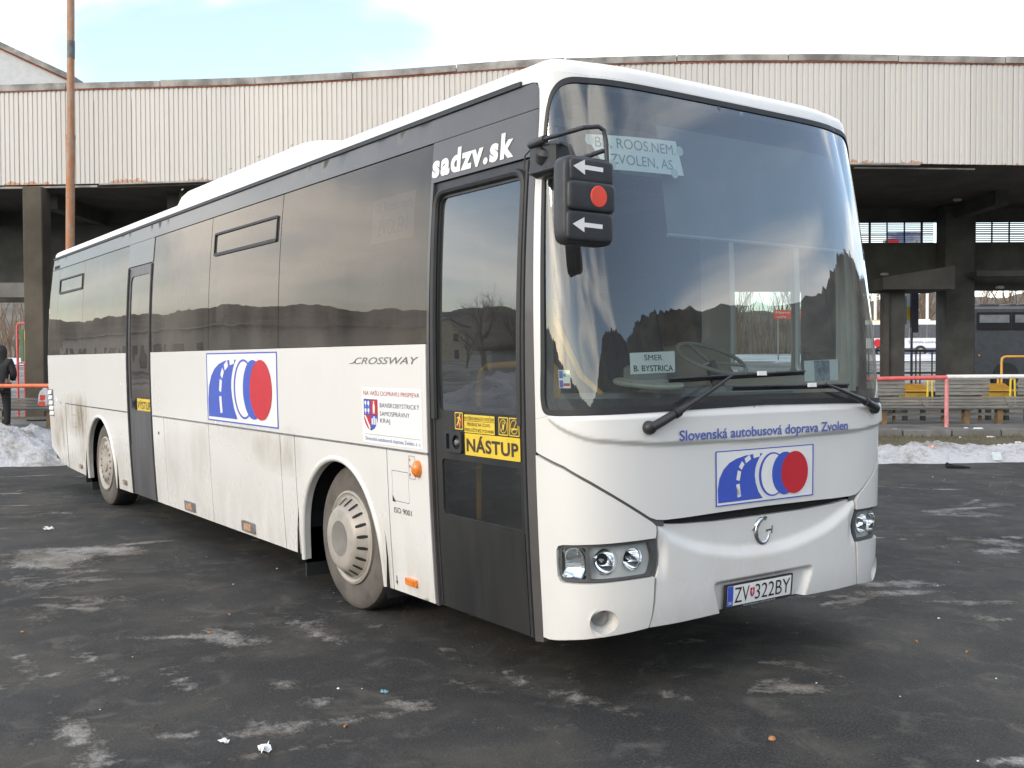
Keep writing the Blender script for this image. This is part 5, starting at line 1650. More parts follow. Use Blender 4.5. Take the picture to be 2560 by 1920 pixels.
# inner concrete pieces under the canopy
MB().hexa([tuple(st(*p)) for p in ((9.55, 26.4, 3.48), (11.4, 26.4, 3.48), (11.4, 28.2, 3.48), (9.55, 28.2, 3.48))], [tuple(st(*p)) for p in ((9.55, 26.4, 3.79), (11.4, 26.4, 4.08), (11.4, 28.2, 4.08), (9.55, 28.2, 3.79))]).build('low_beam', MAT['conc_mid'], canopy)
sbox('low_beam', 12.5, 16.5, 27.6, 28.2, 3.90, 4.05, MAT['conc_mid'], canopy)
sbox('post', 9.76, 9.89, 26.9, 27.2, .27, 3.48, MAT['conc_mid'], canopy)
sbox('post', 9.90, 10.34, 27.0, 27.5, .27, 3.48, MAT['conc_dark'], canopy)
MAT['lamp_glass'] = M('dusty_lamp_cover', (.35, .35, .33), .5, var=.1)
for (a_, d_, z_) in ((11.75, 27.2, 5.84), (10.35, 28.6, 4.02 - .02), (13.5, 28.5, 3.62)):
    MB().lathe([(0, 0), (.10, .0), (.12, .03), (.10, .07), (0, .08)], tuple(st(a_, d_ - .1, z_)), (0, 0, 1), 16).build('ceiling_lamp', MAT['lamp_glass'], canopy)

# gabled hall seen over the canopy at the far left
hall = tag(empty('gabled_hall', tuple(st(-18, 36, 0))), 'pale gabled hall rising over the left end of the canopy', 'hall')
MB().add([tuple(st(a_, 34 + d_, z_)) for d_ in (0, .4) for a_, z_ in ((-24, 6), (-14.55, 6), (-14.55, 10.98), (-17.2, 12.22), (-24, 15.4))], [(0, 1, 2, 3, 4), (9, 8, 7, 6, 5), (1, 0, 5, 6), (2, 1, 6, 7), (3, 2, 7, 8), (4, 3, 8, 9)]).build('gable_wall', M('pale_grey_cladding', (.50, .52, .53), .6, var=.06), hall)
MB().add([tuple(st(a_, 33.85 + d_, z_)) for d_ in (0, .8) for a_, z_ in ((-24, 15.4), (-14.35, 10.9), (-14.35, 11.09), (-24, 15.62))], [(0, 1, 2, 3), (7, 6, 5, 4), (1, 0, 4, 5), (2, 1, 5, 6), (3, 2, 6, 7)]).build('roof_edge', MAT['coping'], hall)
MB().add([tuple(st(a_, 33.95, z_)) for a_, z_ in ((-24, 15.33), (-14.5, 10.91), (-14.5, 10.95), (-24, 15.40))], [(0, 1, 2, 3)]).build('rust_strip', MAT['rust_red'], hall)

# ------------------------------------------------------------------ pavement, kerb, verge and snow
MAT['pavement'] = M('worn_pavement', (.13, .128, .120), .9, var=.25, vscale=1.1, bmp=.2, bscale=14, var2=(.20, .195, .185))
o = sbox('pavement', -20, 20, 20.66, 30.0, -.05, .265, MAT['pavement'], None); o['kind'] = 'structure'
kerb = tag(empty('kerb', tuple(st(0, 20.6, 0))), None, None, None, 'structure')
MAT['kerb'] = M('kerb_stone', (.20, .195, .18), .9, var=.25, vscale=2.5, bmp=.3, bscale=15, rnd=.6)
for k in range(33):
    a0 = -15.8 + k * .985
    j = random.uniform(-.012, .012)
    sbox('kerb_stone', a0, a0 + .955, 20.48 + j, 20.655, -.05, .27 + random.uniform(-.012, .012), MAT['kerb'], kerb, .015)
def make_verge():
    m, t, b = newmat('muddy_verge')
    n1 = noise(t, 1.6, 6, .65); n2 = noise(t, 22., 4, .7)
    c = mixc(t, sstep(t, n1, .35, .65), (.12, .10, .065), (.17, .145, .09))
    c = mixc(t, math_n(t, 'MULTIPLY', n2, .5), c, (.05, .055, .028))
    t.links.new(c, b.inputs['Base Color'])
    b.inputs['Roughness'].default_value = .95
    bump(t, b, n2, .8, .02)
    return m
MAT['verge'] = make_verge()
grid_mesh('verge', np.linspace(-16, 16, 90), np.linspace(16.5, 20.5, 14), lambda A, D: np.clip((D - 16.6) / 3.6, 0, 1) * .14 - .004, MAT['verge'], ST)
def make_snow():
    m, t, b = newmat('dirty_snow')
    n1 = noise(t, 1.7, 7, .68, dist=.5); n2 = noise(t, 9., 6, .7); n3 = noise(t, 60., 3, .6)
    at = t.nodes.new('ShaderNodeAttribute'); at.attribute_name = 'dirt'
    f = math_n(t, 'ADD', math_n(t, 'MULTIPLY', n1, .55), math_n(t, 'MULTIPLY', n2, .45))
    f = math_n(t, 'ADD', f, at.outputs['Fac'])
    c = mixc(t, sstep(t, f, .48, .68), (.78, .79, .81), (.40, .375, .34))
    c = mixc(t, sstep(t, f, .66, .85), c, (.20, .175, .145))
    c = mixc(t, math_n(t, 'MULTIPLY', sstep(t, n3, .6, .75), .35), c, (.16, .14, .12))
    t.links.new(c, b.inputs['Base Color'])
    b.inputs['Roughness'].default_value = .75
    b.inputs['Subsurface Weight'].default_value = .0
    h = math_n(t, 'ADD', n2, math_n(t, 'MULTIPLY', n3, .4))
    bump(t, b, h, 1.0, .11)
    return m
MAT['snow'] = make_snow()
_ph = rng.uniform(0, 6.28, (40, 3)); _kk = rng.normal(0, 1, (40, 2))
def fbm(A, D, f0, n=24):
    s = 0
    for i in range(n):
        f = f0 * (1.0 + i * .42)
        s = s + np.sin((A * _kk[i, 0] + D * _kk[i, 1]) * f + _ph[i, 0]) / (1 + i * .42) ** .9
    return s / 3.2
def snow_h(A, D):
    base = np.clip((D - 16.6) / 3.6, 0, 1) * .14
    left = smo((-A - 7.2) / 1.3) * .60 + .04
    left = left * np.where(A < -9.5, .80 + .0 * A, 1.)
    right = smo((A - 5.6) / .8) * .20
    amp = np.where(A < 0, left, right) + .12 * (1 - smo((np.abs(A) - 4) / 2.5))
    edge = 16.30 + .20 * fbm(A, D * 0, 1.1) + np.where(A < -7, .10, .0)
    crest = smo((D - edge) / (.62 + .2 * np.where(A < 0, 1, 0))) * (1 - smo((D - edge - 1.3) / 1.25))
    h = amp * crest * (.80 + .36 * fbm(A, D, 1.25)) + .08 * crest * fbm(A, D, 5.5) + .035 * crest * fbm(A, D, 15.)
    return base + h - .035
A_ = np.linspace(-15.5, 14.5, 520); D_ = np.linspace(15.9, 19.4, 80)
AA, DD = np.meshgrid(A_, D_)
ZZ = snow_h(AA, DD)
v = [tuple(st(a_, d_, z_)) for a_, d_, z_ in zip(AA.ravel(), DD.ravel(), ZZ.ravel())]
m_ = len(A_)
keep = ZZ > (np.clip((DD - 16.6) / 3.6, 0, 1) * .14 - .03)
f = [(i * m_ + j, i * m_ + j + 1, (i + 1) * m_ + j + 1, (i + 1) * m_ + j) for i in range(len(D_) - 1) for j in range(m_ - 1) if keep[i:i + 2, j:j + 2].any()]
me = bpy.data.meshes.new('snow_bank'); me.from_pydata(v, [], f); me.update()
me.polygons.foreach_set('use_smooth', [True] * len(f))
at = me.attributes.new('dirt', 'FLOAT', 'POINT')
at.data.foreach_set('value', (.10 * fbm(AA, DD, .8) + .10 * smo((DD - 16.5) / 2.) * smo((AA - 4) / 2) + np.where(AA < 0, .01, .0)).ravel().astype(np.float32))
tag(link('snow_bank', me, MAT['snow'], None, (0, 0, 0)), kind='stuff')
# thin snow left on the verge and along the kerb
def snow_rag(a_, d_, ra, rd, h, z0):
    b = MB(); n = 22
    ring = []
    for k in range(n):
        an = 2 * math.pi * k / n
        q = random.uniform(.6, 1.15)
        ring.append((a_ + ra * q * math.cos(an), d_ + rd * q * math.sin(an)))
    v = [tuple(st(x, y, z0 - .01)) for x, y in ring] + [tuple(st(a_ + (x - a_) * .7, d_ + (y - d_) * .7, z0 + h * random.uniform(.5, 1.1))) for x, y in ring] + [tuple(st(a_, d_, z0 + h))]
    f = [(k, (k + 1) % n, n + (k + 1) % n, n + k) for k in range(n)] + [(n + k, n + (k + 1) % n, 2 * n) for k in range(n)]
    return v, f
sb = MB()
for k in range(90):
    a_ = random.uniform(5.3, 13.5) if k < 60 else random.uniform(-14, -7)
    d_ = random.uniform(18.0, 20.3) if k % 3 else random.uniform(20.7, 20.95)
    z0 = .265 if d_ > 20.6 else .14 * (d_ - 16.6) / 3.6
    sb.add(*snow_rag(a_, d_, random.uniform(.03, .15), random.uniform(.02, .06), random.uniform(.01, .03), z0), True)
o = sb.build('snow_remnants', M('clean_snow', (.66, .67, .69), .8, var=.08, vscale=5, bmp=.4, bscale=40), None, origin=(0, 0, 0)); o['kind'] = 'stuff'
gb = MB()
for k in range(3400):
    a_ = random.uniform(4.8, 13.5) if k % 4 else random.uniform(-15, -7); d_ = 20.46 - abs(random.gauss(0, .55)) * (1 if random.random() < .7 else 2.2)
    if d_ < 17.6: continue
    z0 = .14 * (d_ - 16.6) / 3.6 - .006
    h = random.uniform(.02, .085); an = random.uniform(0, 6.28); w = .006
    p = st(a_, d_, z0); dx, dy = math.cos(an) * w, math.sin(an) * w; l = random.uniform(-.6, .6) * h; l2 = random.uniform(-.6, .6) * h
    gb.add([(p.x - dx, p.y - dy, p.z), (p.x + dx, p.y + dy, p.z), (p.x + l, p.y + l2, p.z + h)], [(0, 1, 2)])
o = gb.build('dry_grass', M('dry_grass', (.20, .16, .09), .9, var=.35, vscale=2, var2=(.125, .115, .06)), None, origin=(0, 0, 0)); o['kind'] = 'stuff'

# ------------------------------------------------------------------ rails, benches and small things on the platform
MAT['rail_red'] = M('faded_red_rail', (.62, .12, .11), .5, var=.12, vscale=9)
MAT['rail_pink'] = M('bleached_pink_post', (.62, .24, .24), .6, var=.2, vscale=7)
MAT['rail_white'] = M('white_rail', (.74, .73, .70), .5, var=.10, vscale=6)
MAT['rail_orange'] = M('orange_red_rail', (.66, .17, .075), .5, var=.12, vscale=9)
gr = tag(empty('guard_rail', tuple(st(9.03, 21.3, .265))), 'red and white tube guard rail with pink post before the benches', 'guard rail')
MB().tube([st(5.4, 21.3, 1.245), st(6.5, 21.3, 1.260), st(9.02, 21.3, 1.300)], .046, 14).build('rail', MAT['rail_red'], gr)
MB().tube([st(9.035, 21.3, 1.312), st(13.5, 21.3, 1.318)], .046, 14).build('rail', MAT['rail_white'], gr)
for a_, mt in ((9.035, 'rail_pink'), (6.1, 'rail_pink'), (12.2, 'rail_white')):
    MB().tube([st(a_, 21.3, .25), st(a_, 21.3, 1.27)], .045, 14).build('post', MAT[mt], gr)
gl_ = tag(empty('guard_rail', tuple(st(-10.5, 21.3, .265))), 'orange red tube guard rail beside the standing person', 'guard rail')
MB().tube([st(-13.5, 21.3, 1.205), st(-8.2, 21.3, 1.205)], .044, 14).build('rail', MAT['rail_orange'], gl_)
for a_ in (-12.8, -8.6):
    MB().tube([st(a_, 21.3, .25), st(a_, 21.3, 1.19)], .044, 12).build('post', MAT['rail_orange'], gl_)
MAT['plank'] = M('weathered_grey_plank', (.23, .225, .205), .8, var=.25, vscale=3, stretch=(1, 1, 9), bmp=.25, bscale=30, rnd=.5)
MAT['bench_leg'] = M('brown_bench_leg', (.17, .11, .055), .8, var=.25)
def bench(a0, a1, s0, s1, label, back=True, zoff=0., legs=(.25, .8)):
    r = tag(empty('bench', tuple(st((s0 + s1) / 2, 22.5, .265))), label, 'bench', 'slatted benches along the platform')
    if back:
        for k in range(5):
            z = .885 + k * .079 + zoff
            MB().box(a0, a1 + random.uniform(-.008, .008), 22.50 - k * .010, 22.525 - k * .010, z, z + .074, .006).build('back_plank', MAT['plank'], r, xf=ST)
        for q in (.15, .85):
            a_ = a0 + (a1 - a0) * q
            MB().box(a_ - .03, a_ + .03, 22.53, 22.57, .3, 1.27 + zoff).build('back_post', MAT['bench_leg'], r, xf=ST)
    for k in range(4):
        z = .610 + k * .062 + zoff
        MB().box(s0, s1, 22.22 + k * .07, 22.25 + k * .07, z, z + .058, .006).build('seat_plank', MAT['plank'], r, xf=ST)
    for k in range(3):
        MB().box(s0, s1, 22.24 + k * .09, 22.32 + k * .09, .585 + zoff, .607 + zoff, .004).build('seat_plank', MAT['plank'], r, xf=ST)
    MB().box(s0, s1, 22.40, 22.43, .445, .505).build('stretcher', MAT['plank'], r, xf=ST)
    for q in legs:
        a_ = s0 + (s1 - s0) * q
        MB().box(a_ - .06, a_ + .06, 22.30, 22.46, .26, .585 + zoff).build('leg', MAT['bench_leg'], r, xf=ST)
    return r
bench(7.2, 8.617, 7.05, 8.93, 'grey slatted bench just right of the parked coach', legs=(.10, .56))
bench(9.30, 10.475, 8.94, 10.78, 'middle grey slatted bench behind the pink rail post', legs=(.53, .92))
bench(11.11, 12.35, 10.79, 12.65, 'rightmost grey slatted bench behind the white rail', legs=(.4, .85))
bench(-12.3, -11.0, -12.6, -9.2, 'worn plank bench beside the standing person, carrier bag on it', True, .06, legs=(.35, .74))
MAT['yellow_paint'] = M('yellow_paint', (.66, .48, .04), .5, var=.15, vscale=6)
MAT['dull_yellow'] = M('dull_yellow_box', (.40, .25, .03), .6, var=.2)
MAT['shaded_box'] = M('shaded_box_yellow', (.42, .22, .025), .55, var=.2, vscale=3)  # browner lid colour holds the shade on the yellow box
for a_, lab in ((9.20, 'left yellow hoop guard between two benches'), (11.02, 'right yellow hoop guard beside rightmost bench')):
    p = []
    for k in range(13):
        an = math.pi * k / 12
        p.append(st(a_ - .045 * math.cos(an), 22.56, 1.20 + .045 * math.sin(an)))
    b = MB().tube([st(a_ - .062, 22.56, .60)] + p + [st(a_ + .062, 22.56, .60)], .024, 10)
    tag(b.build('hoop_guard', MAT['yellow_paint'], None), lab, 'hoop guard', 'yellow hoops between benches')
for a0, a1, lab in ((9.02, 9.57, 'low yellow box seen left between the benches'), (10.95, 11.49, 'low yellow box behind the rightmost bench gap')):
    bx = tag(empty('grit_box', tuple(st((a0 + a1) / 2, 23.6, .265))), lab, 'grit box', 'yellow boxes behind benches')
    sbox('body', a0, a1, 23.5, 23.9, .66, .93, MAT['dull_yellow'], bx, .02)
    for q in (.12, .88): sbox('leg', a0 + (a1 - a0) * q - .03, a0 + (a1 - a0) * q + .03, 23.6, 23.8, .26, .66, MAT['conc_dark'], bx)
    MB().hexa([tuple(st(*p)) for p in ((a0 - .02, 23.46, .94), (a1 + .02, 23.46, .94), (a1 + .02, 23.94, .94), (a0 - .02, 23.94, .94))], [tuple(st(*p)) for p in ((a0, 23.48, .97), (a1, 23.48, .97), (a1, 23.92, 1.11), (a0, 23.92, 1.11))]).build('lid', MAT['shaded_box'], bx)
yr = MB().tube([st(11.70, 24.5, .265), st(11.70, 24.5, 1.62), st(11.715, 24.5, 1.69), st(11.76, 24.5, 1.725), st(11.82, 24.5, 1.735), st(14.0, 24.5, 1.735)], .03, 10)
yr.tube([st(11.62, 24.5, .265), st(11.62, 24.5, 1.25)], .03, 8)
tag(yr.build('yellow_rail', MAT['rail_yellow'], None), 'yellow bent tube rail under the canopy at far right', 'rail')
br_ = tag(empty('platform_railing', tuple(st(11.4, 29.9, .3))), 'thin black railing under the canopy before the white coach', 'railing')
MB().tube([st(10.3, 29.9, 1.94), st(13.5, 29.9, 1.91)], .035, 8).build('rail', MAT['conc_dark'], br_)
MB().tube([st(10.3, 29.9, 1.28), st(13.5, 29.9, 1.28)], .03, 8).build('rail', MAT['conc_dark'], br_)
for a_ in (10.4, 11.78, 11.9, 12.25, 13.2):
    MB().tube([st(a_, 29.9, .4), st(a_, 29.9, 1.92)], .022, 8).build('post', MAT['conc_dark'], br_)
bc = tag(empty('crate', tuple(st(10.83, 29.7, .3))), 'brown slatted crate beside the coach edge under canopy', 'crate')
for k in range(5):
    sbox('slat', 10.70, 10.96, 29.62, 29.66, 1.19 + k * .075, 1.25 + k * .075, M('reddish_wood', (.20, .075, .04), .8, var=.2) if k == 0 else bpy.data.materials['reddish_wood'], bc)
sbox('frame', 10.71, 10.95, 29.67, 29.85, .3, 1.56, MAT['bench_leg'], bc)
# information totem
MAT['totem'] = M('dark_purple_panel', (.035, .03, .055), .4, var=.15)
tm = tag(empty('timetable_stand', tuple(st(12.84, 33, .3))), 'dark timetable stand with poster seen through the canopy', 'timetable stand')
sbox('panel', 12.82, 13.04, 32.9, 33.05, 2.53, 3.86, MAT['totem'], tm)
sbox('leg', 12.815, 12.87, 32.92, 33.0, .4, 2.53, MAT['totem'], tm)
sbox('poster_panel', 12.60, 12.815, 33.0, 33.05, 2.70, 3.86, MAT['paper'], tm)
sbox('poster', 12.70, 12.81, 32.985, 32.998, 2.95, 3.35, MAT['yellow'], tm)
sbox('poster', 12.62, 12.69, 32.985, 32.998, 2.80, 3.70, MAT['picture'], tm)

# rusty lamp post before the canopy, its lower tube thicker
def make_rustpole():
    m, t, b = newmat('rusty_pole_paint')
    n1 = noise(t, 3., 7, .7, stretch=(3, 3, .8)); n2 = noise(t, 14., 4, .6)
    c = mixc(t, sstep(t, n1, .40, .62), (.40, .175, .075), (.36, .26, .20))
    c = mixc(t, sstep(t, n2, .60, .75), c, (.17, .10, .06))
    t.links.new(c, b.inputs['Base Color']); b.inputs['Roughness'].default_value = .7
    return m
MAT['rustpole'] = make_rustpole()
pole = tag(empty('lamp_post', tuple(st(-9.5, 22.1, .265))), 'tall rusty orange lamp post standing before the canopy at left', 'lamp post')
MB().tube([st(-9.552, 22.1, .2), st(-9.445, 22.1, 6.50)], [.094, .090], 20).build('lower_tube', MAT['rustpole'], pole)
MB().tube([st(-9.445, 22.1, 6.47), st(-9.438, 22.1, 6.56)], .098, 20).build('collar', MAT['rustpole'], pole)
MB().tube([st(-9.441, 22.1, 6.56), st(-9.35, 22.1, 12.6)], [.079, .074], 20).build('upper_tube', MAT['rustpole'], pole)
MB().tube([st(-9.411, 22.1, 8.19), st(-9.405, 22.1, 8.56)], .081, 20).build('dark_band', M('dark_band_paint', (.12, .125, .125), .6, var=.3, vscale=9), pole)
MB().tube([st(-9.35, 22.1, 12.5), st(-9.35, 21.8, 12.8), st(-9.35, 21.0, 12.9)], .05, 10).build('arm', MAT['rustpole'], pole)
MB().box(-9.5, -9.2, 20.2, 21.1, 12.82, 12.98, .04).build('lamp_head', MAT['dull_metal'], pole, xf=ST)

# framed notice board on red tubes, far left
nb = tag(empty('notice_board', tuple(st(-12.0, 26.0, .265))), 'red tube framed notice board with yellow green poster at left', 'notice board')
MB().tube([st(-12.53, 26.0, .265), st(-12.53, 26.0, 2.60), st(-12.50, 26.0, 2.665), st(-12.44, 26.0, 2.685), st(-11.5, 26.0, 2.685), st(-11.42, 26.0, 2.63), st(-11.42, 26.0, .265)], .03, 10).build('frame', MAT['rail_red'], nb)
sbox('board', -12.46, -11.5, 26.02, 26.05, 1.70, 2.54, M('pale_green_board', (.26, .29, .16), .6, var=.15), nb)
sbox('poster', -12.45, -12.38, 26.005, 26.018, 1.73, 2.53, M('dark_green_trim', (.08, .16, .08), .6), nb)
sbox('poster', -12.36, -12.20, 26.005, 26.018, 2.26, 2.48, MAT['yellow'], nb)
sbox('poster', -12.34, -12.20, 26.005, 26.018, 1.82, 2.16, MAT['paper'], nb)
MB().tube([st(-12.53, 26.0, 1.68), st(-11.42, 26.0, 1.68)], .022, 8).build('cross_bar', MAT['rail_red'], nb)
MB().tube([st(-12.36, 26.0, .265), st(-12.36, 26.0, 1.68)], .02, 8).build('leg', MAT['rail_red'], nb)

# carrier bag on the left bench
def carrier_bag():
    b = MB(); n = 20
    prof = [(.155, 0, .0), (.165, .04, .0), (.16, .14, .01), (.14, .24, .0), (.10, .32, -.01), (.05, .375, .0), (.035, .40, 0)]
    v = []
    for r_, h, o_ in prof:
        for k in range(n):
            an = 2 * math.pi * k / n
            q = 1 + .08 * math.sin(5 * an + h * 9) + .05 * math.sin(9 * an)
            v.append(tuple(st(-10.19 + o_ + r_ * q * math.cos(an), 22.38 + r_ * .6 * q * math.sin(an), .74 + h)))
    f = [(i * n + k, i * n + (k + 1) % n, (i + 1) * n + (k + 1) % n, (i + 1) * n + k) for i in range(len(prof) - 1) for k in range(n)]
    b.add(v, f, True)
    b.add(v[:n], [tuple(range(n - 1, -1, -1))])
    o = b.build('carrier_bag', M('thin_white_plastic', (.62, .60, .60), .35, var=.15, vscale=9), None)
    tag(o, 'white and red plastic carrier bag standing on the left bench', 'bag')
    m = MB()
    for a0, a1, z0, z1 in ((-10.30, -10.13, .75, .84), (-10.27, -10.15, .87, .98)):
        m.add([tuple(st(a0 + (a1 - a0) * q, 22.38 - .102 + .02 * abs(q - .5), z)) for z in (z0, z1) for q in (0, .25, .5, .75, 1)], [(k, k + 1, 6 + k, 5 + k) for k in range(4)])
    m.build('red_print', MAT['red_dot'], o)
    MB().tube([st(-10.24, 22.36, 1.10), st(-10.22, 22.36, 1.17), st(-10.17, 22.36, 1.17), st(-10.15, 22.36, 1.10)], .008, 6).build('handle', bpy.data.materials['thin_white_plastic'], o)
carrier_bag()

# person standing at the far left in dark clothes, cut by the frame
def person():
    root = tag(empty('person', tuple(st(-10.86, 21.75, .265))), 'person in dark hooded jacket and black trousers standing by the rail', 'person')
    J = {'pel': (0, 0, .95), 'sp': (0, .02, 1.15), 'ch': (0, .03, 1.38), 'nk': (0, .04, 1.53), 'hd': (0, .08, 1.66), 'top': (0, .07, 1.76),
         'sl': (-.19, .02, 1.44), 'el': (-.26, .03, 1.16), 'wl': (-.20, .22, 1.02), 'sr': (.19, .02, 1.44), 'er': (.26, .04, 1.17), 'wr': (.17, .24, 1.06),
         'hem': (0, .0, .84), 'hl': (-.10, 0, .90), 'kl': (-.11, .03, .50), 'al': (-.11, 0, .08), 'tl': (-.12, .16, .035), 'hr': (.10, 0, .90), 'kr': (.12, .03, .50), 'ar': (.13, 0, .08), 'tr': (.15, .16, .035)}
    Rr = {'pel': (.15, .11), 'sp': (.145, .11), 'ch': (.16, .115), 'nk': (.06, .06), 'hd': (.085, .10), 'top': (.06, .07), 'sl': (.07, .07), 'el': (.052, .052), 'wl': (.036, .036), 'sr': (.07, .07), 'er': (.052, .052), 'wr': (.036, .036),
          'hem': (.165, .125), 'hl': (.095, .10), 'kl': (.065, .065), 'al': (.048, .05), 'tl': (.045, .035), 'hr': (.095, .10), 'kr': (.065, .065), 'ar': (.048, .05), 'tr': (.045, .035)}
    E_ = [('pel', 'sp'), ('sp', 'ch'), ('ch', 'nk'), ('nk', 'hd'), ('hd', 'top'), ('ch', 'sl'), ('sl', 'el'), ('el', 'wl'), ('ch', 'sr'), ('sr', 'er'), ('er', 'wr'), ('pel', 'hl'), ('hl', 'kl'), ('kl', 'al'), ('al', 'tl'), ('pel', 'hr'), ('hr', 'kr'), ('kr', 'ar'), ('ar', 'tr')]
    def skin(names, edges, infl, name, mat, sub=2):
        idx = {k: i for i, k in enumerate(names)}
        me = bpy.data.meshes.new('tmp')
        P = [J[k] for k in names]
        rot = Matrix.Rotation(R(8), 4, 'Z')
        me.from_pydata([tuple(ST @ (Vector((-10.86, 21.75, .265)) + rot @ Vector(p))) for p in P], [(idx[a_], idx[b_]) for a_, b_ in edges], [])
        o = bpy.data.objects.new('tmp', me); COL.objects.link(o)
        md_ = o.modifiers.new('s', 'SKIN')
        for k, i in idx.items():
            sv = me.skin_vertices[0].data[i]
            sv.radius = (Rr[k][0] + infl, Rr[k][1] + infl)
            sv.use_root = (i == 0)
        ss = o.modifiers.new('u', 'SUBSURF'); ss.levels = sub; ss.render_levels = sub
        dg = bpy.context.evaluated_depsgraph_get()
        m2 = bpy.data.meshes.new_from_object(o.evaluated_get(dg))
        bpy.data.objects.remove(o); bpy.data.meshes.remove(me)
        m2.polygons.foreach_set('use_smooth', [True] * len(m2.polygons))
        m2.materials.clear()
        m2.name = name
        return link(name, m2, mat, root)
    skinm = M('skin', (.42, .26, .19), .6, var=.1)
    trous = M('black_trousers', (.018, .018, .020), .85, var=.2)
    jack = M('dark_grey_jacket', (.030, .029, .029), .85, var=.3, vscale=9, bmp=.4, bscale=18)
    skin([k for k in J if k != 'hem'], E_, 0., 'body', skinm)
    leg = ['pel', 'hl', 'kl', 'al', 'hr', 'kr', 'ar']
    skin(leg, [e for e in E_ if e[0] in leg and e[1] in leg], .018, 'trousers', trous)
    up = ['pel', 'hem', 'sp', 'ch', 'sl', 'el', 'wl', 'sr', 'er', 'wr']
    skin(up, [e for e in E_ + [('pel', 'hem')] if e[0] in up and e[1] in up], .030, 'jacket', jack)
    rot = Matrix.Rotation(R(8), 4, 'Z')
    hb = MB()
    hb.lathe([(.145, -.09), (.14, -.03), (.125, .05), (.13, .12), (.125, .19), (.10, .245), (.05, .275), (0, .28)], tuple(ST @ (Vector((-10.86, 21.75, .265)) + rot @ Vector((0, .045, 1.52)))), (0, 0, 1), 20)
    hb.build('hood', jack, root)
    for s_ in (-1, 1):
        MB().box(-.055, .055, -.10, .20, 0, .11, .03).build('boot', trous, root, xf=ST @ Matrix.Translation((-10.86 + .125 * s_, 21.75, .265)) @ rot)
        # hand: palm, four fingers and a thumb holding a phone height
        w = Vector(J['wl' if s_ < 0 else 'wr'])
        hm = MB()
        hm.box(w.x - .038, w.x + .038, w.y - .01, w.y + .085, w.z - .014, w.z + .014, .010)
        for q in range(4):
            x = w.x - .029 + q * .019
            hm.tube([(x, w.y + .08, w.z), (x, w.y + .115, w.z - .004), (x, w.y + .135 - .004 * abs(q - 1.5), w.z - .025)], [.009, .0085, .007], 6)
        hm.tube([(w.x - s_ * .035, w.y + .02, w.z), (w.x - s_ * .06, w.y + .05, w.z - .004), (w.x - s_ * .06, w.y + .08, w.z - .012)], [.011, .010, .008], 6)
        hm.build('hand', skinm, root, xf=ST @ Matrix.Translation((-10.86, 21.75, .265)) @ rot)
person()

# ------------------------------------------------------------------ beyond the canopy
MAT['bark'] = M('grey_brown_bark', (.165, .125, .085), .95, var=.3, vscale=3)
MAT['twig'] = M('brown_twigs', (.17, .12, .08), .95, var=.3, vscale=.5)
def bare_tree(base, H, seed, label, group, spread=.35, lean=0., nmax=5):
    rnd = random.Random(seed)
    tr, cr_ = MB(), MB()
    def grow(p, d, L, r, depth):
        n = 3
        pts = [p]; q = p.copy(); dd = d.copy()
        for i in range(n):
            dd = (dd + Vector((rnd.gauss(0, .10), rnd.gauss(0, .10), .05))).normalized()
            q = q + dd * (L / n); pts.append(q.copy())
        (tr if depth == 0 else cr_).tube(pts, [r, r * .88, r * .74, r * .58], 7 if depth < 2 else 4, cap=False)
        if depth >= nmax - 1: return
        k = rnd.randint(3, 4) if depth else rnd.randint(5, 7)
        for j in range(k):
            t_ = rnd.uniform(.35, 1.) if depth else rnd.uniform(.30, 1.)
            i = min(int(t_ * n), n - 1); bp_ = pts[i].lerp(pts[i + 1], t_ * n - i)
            az = rnd.uniform(0, 6.283)
            sd_ = Vector((math.cos(az), math.sin(az), 0))
            nd = (dd * rnd.uniform(.75, 1.2) + sd_ * rnd.uniform(spread, spread * 2.1) + Vector((0, 0, .15))).normalized()
            grow(bp_, nd, L * rnd.uniform(.48, .70), r * (.50 - .03 * depth), depth + 1)
    root = tag(empty('bare_tree', tuple(base)), label, 'tree', group)
    grow(Vector(base) - Vector((0, 0, .1)), Vector((lean, 0, 1)).normalized(), H * .52, H * .016, 0)
    tr.build('trunk', MAT['bark'], root); o = cr_.build('crown', MAT['twig'], root)
    return root
def place_tree(proto, loc, rz, s, label):
    c = copy_obj(proto); c.location = loc; c.rotation_euler = (0, 0, rz); c.scale = (s, s, s); c['label'] = label
    for ch in proto.children:
        copy_obj(ch, c)
    return c
GT = 'bare trees beyond the canopy'
zt_ = lambda d: .28 + min(max((d - 30) / 54, 0), 1) * 1.80
protos = [bare_tree(st(44.0, 101, zt_(101)), 9.5, 3, 'bare brown tree beyond the white coach, right of the lamp pole', GT, .26),
          bare_tree(st(41.2, 104, zt_(104)), 10, 8, 'bare brown tree just right of the pale pole beyond the coach', GT, .22)]
TL = ['bare brown tree left of the pale pole, over the white coach roof', 'slender bare tree at the coach edge beside the first pale pole', 'tallest bare tree between the timetable stand and the right column', 'bare tree hidden mostly by the timetable stand',
      'bare tree against the left edge of the thick right column', 'bare tree over the near end of the dark coach', 'bare tree over the first pale window of the dark coach', 'bare tree over the gap between the dark coach windows', 'bare tree over the second window of the dark coach',
      'bare tree at the right edge of the picture', 'bare tree seen through the windscreen left of the red banner', 'bare tree seen through the coach right of the red banner', 'bare tree seen through the coach behind the red banner', 'bare tree seen through the coach, farthest left of the banner',
      'bare tree beyond the left canopy, left of the tan column', 'bare tree at the far left edge of the picture']
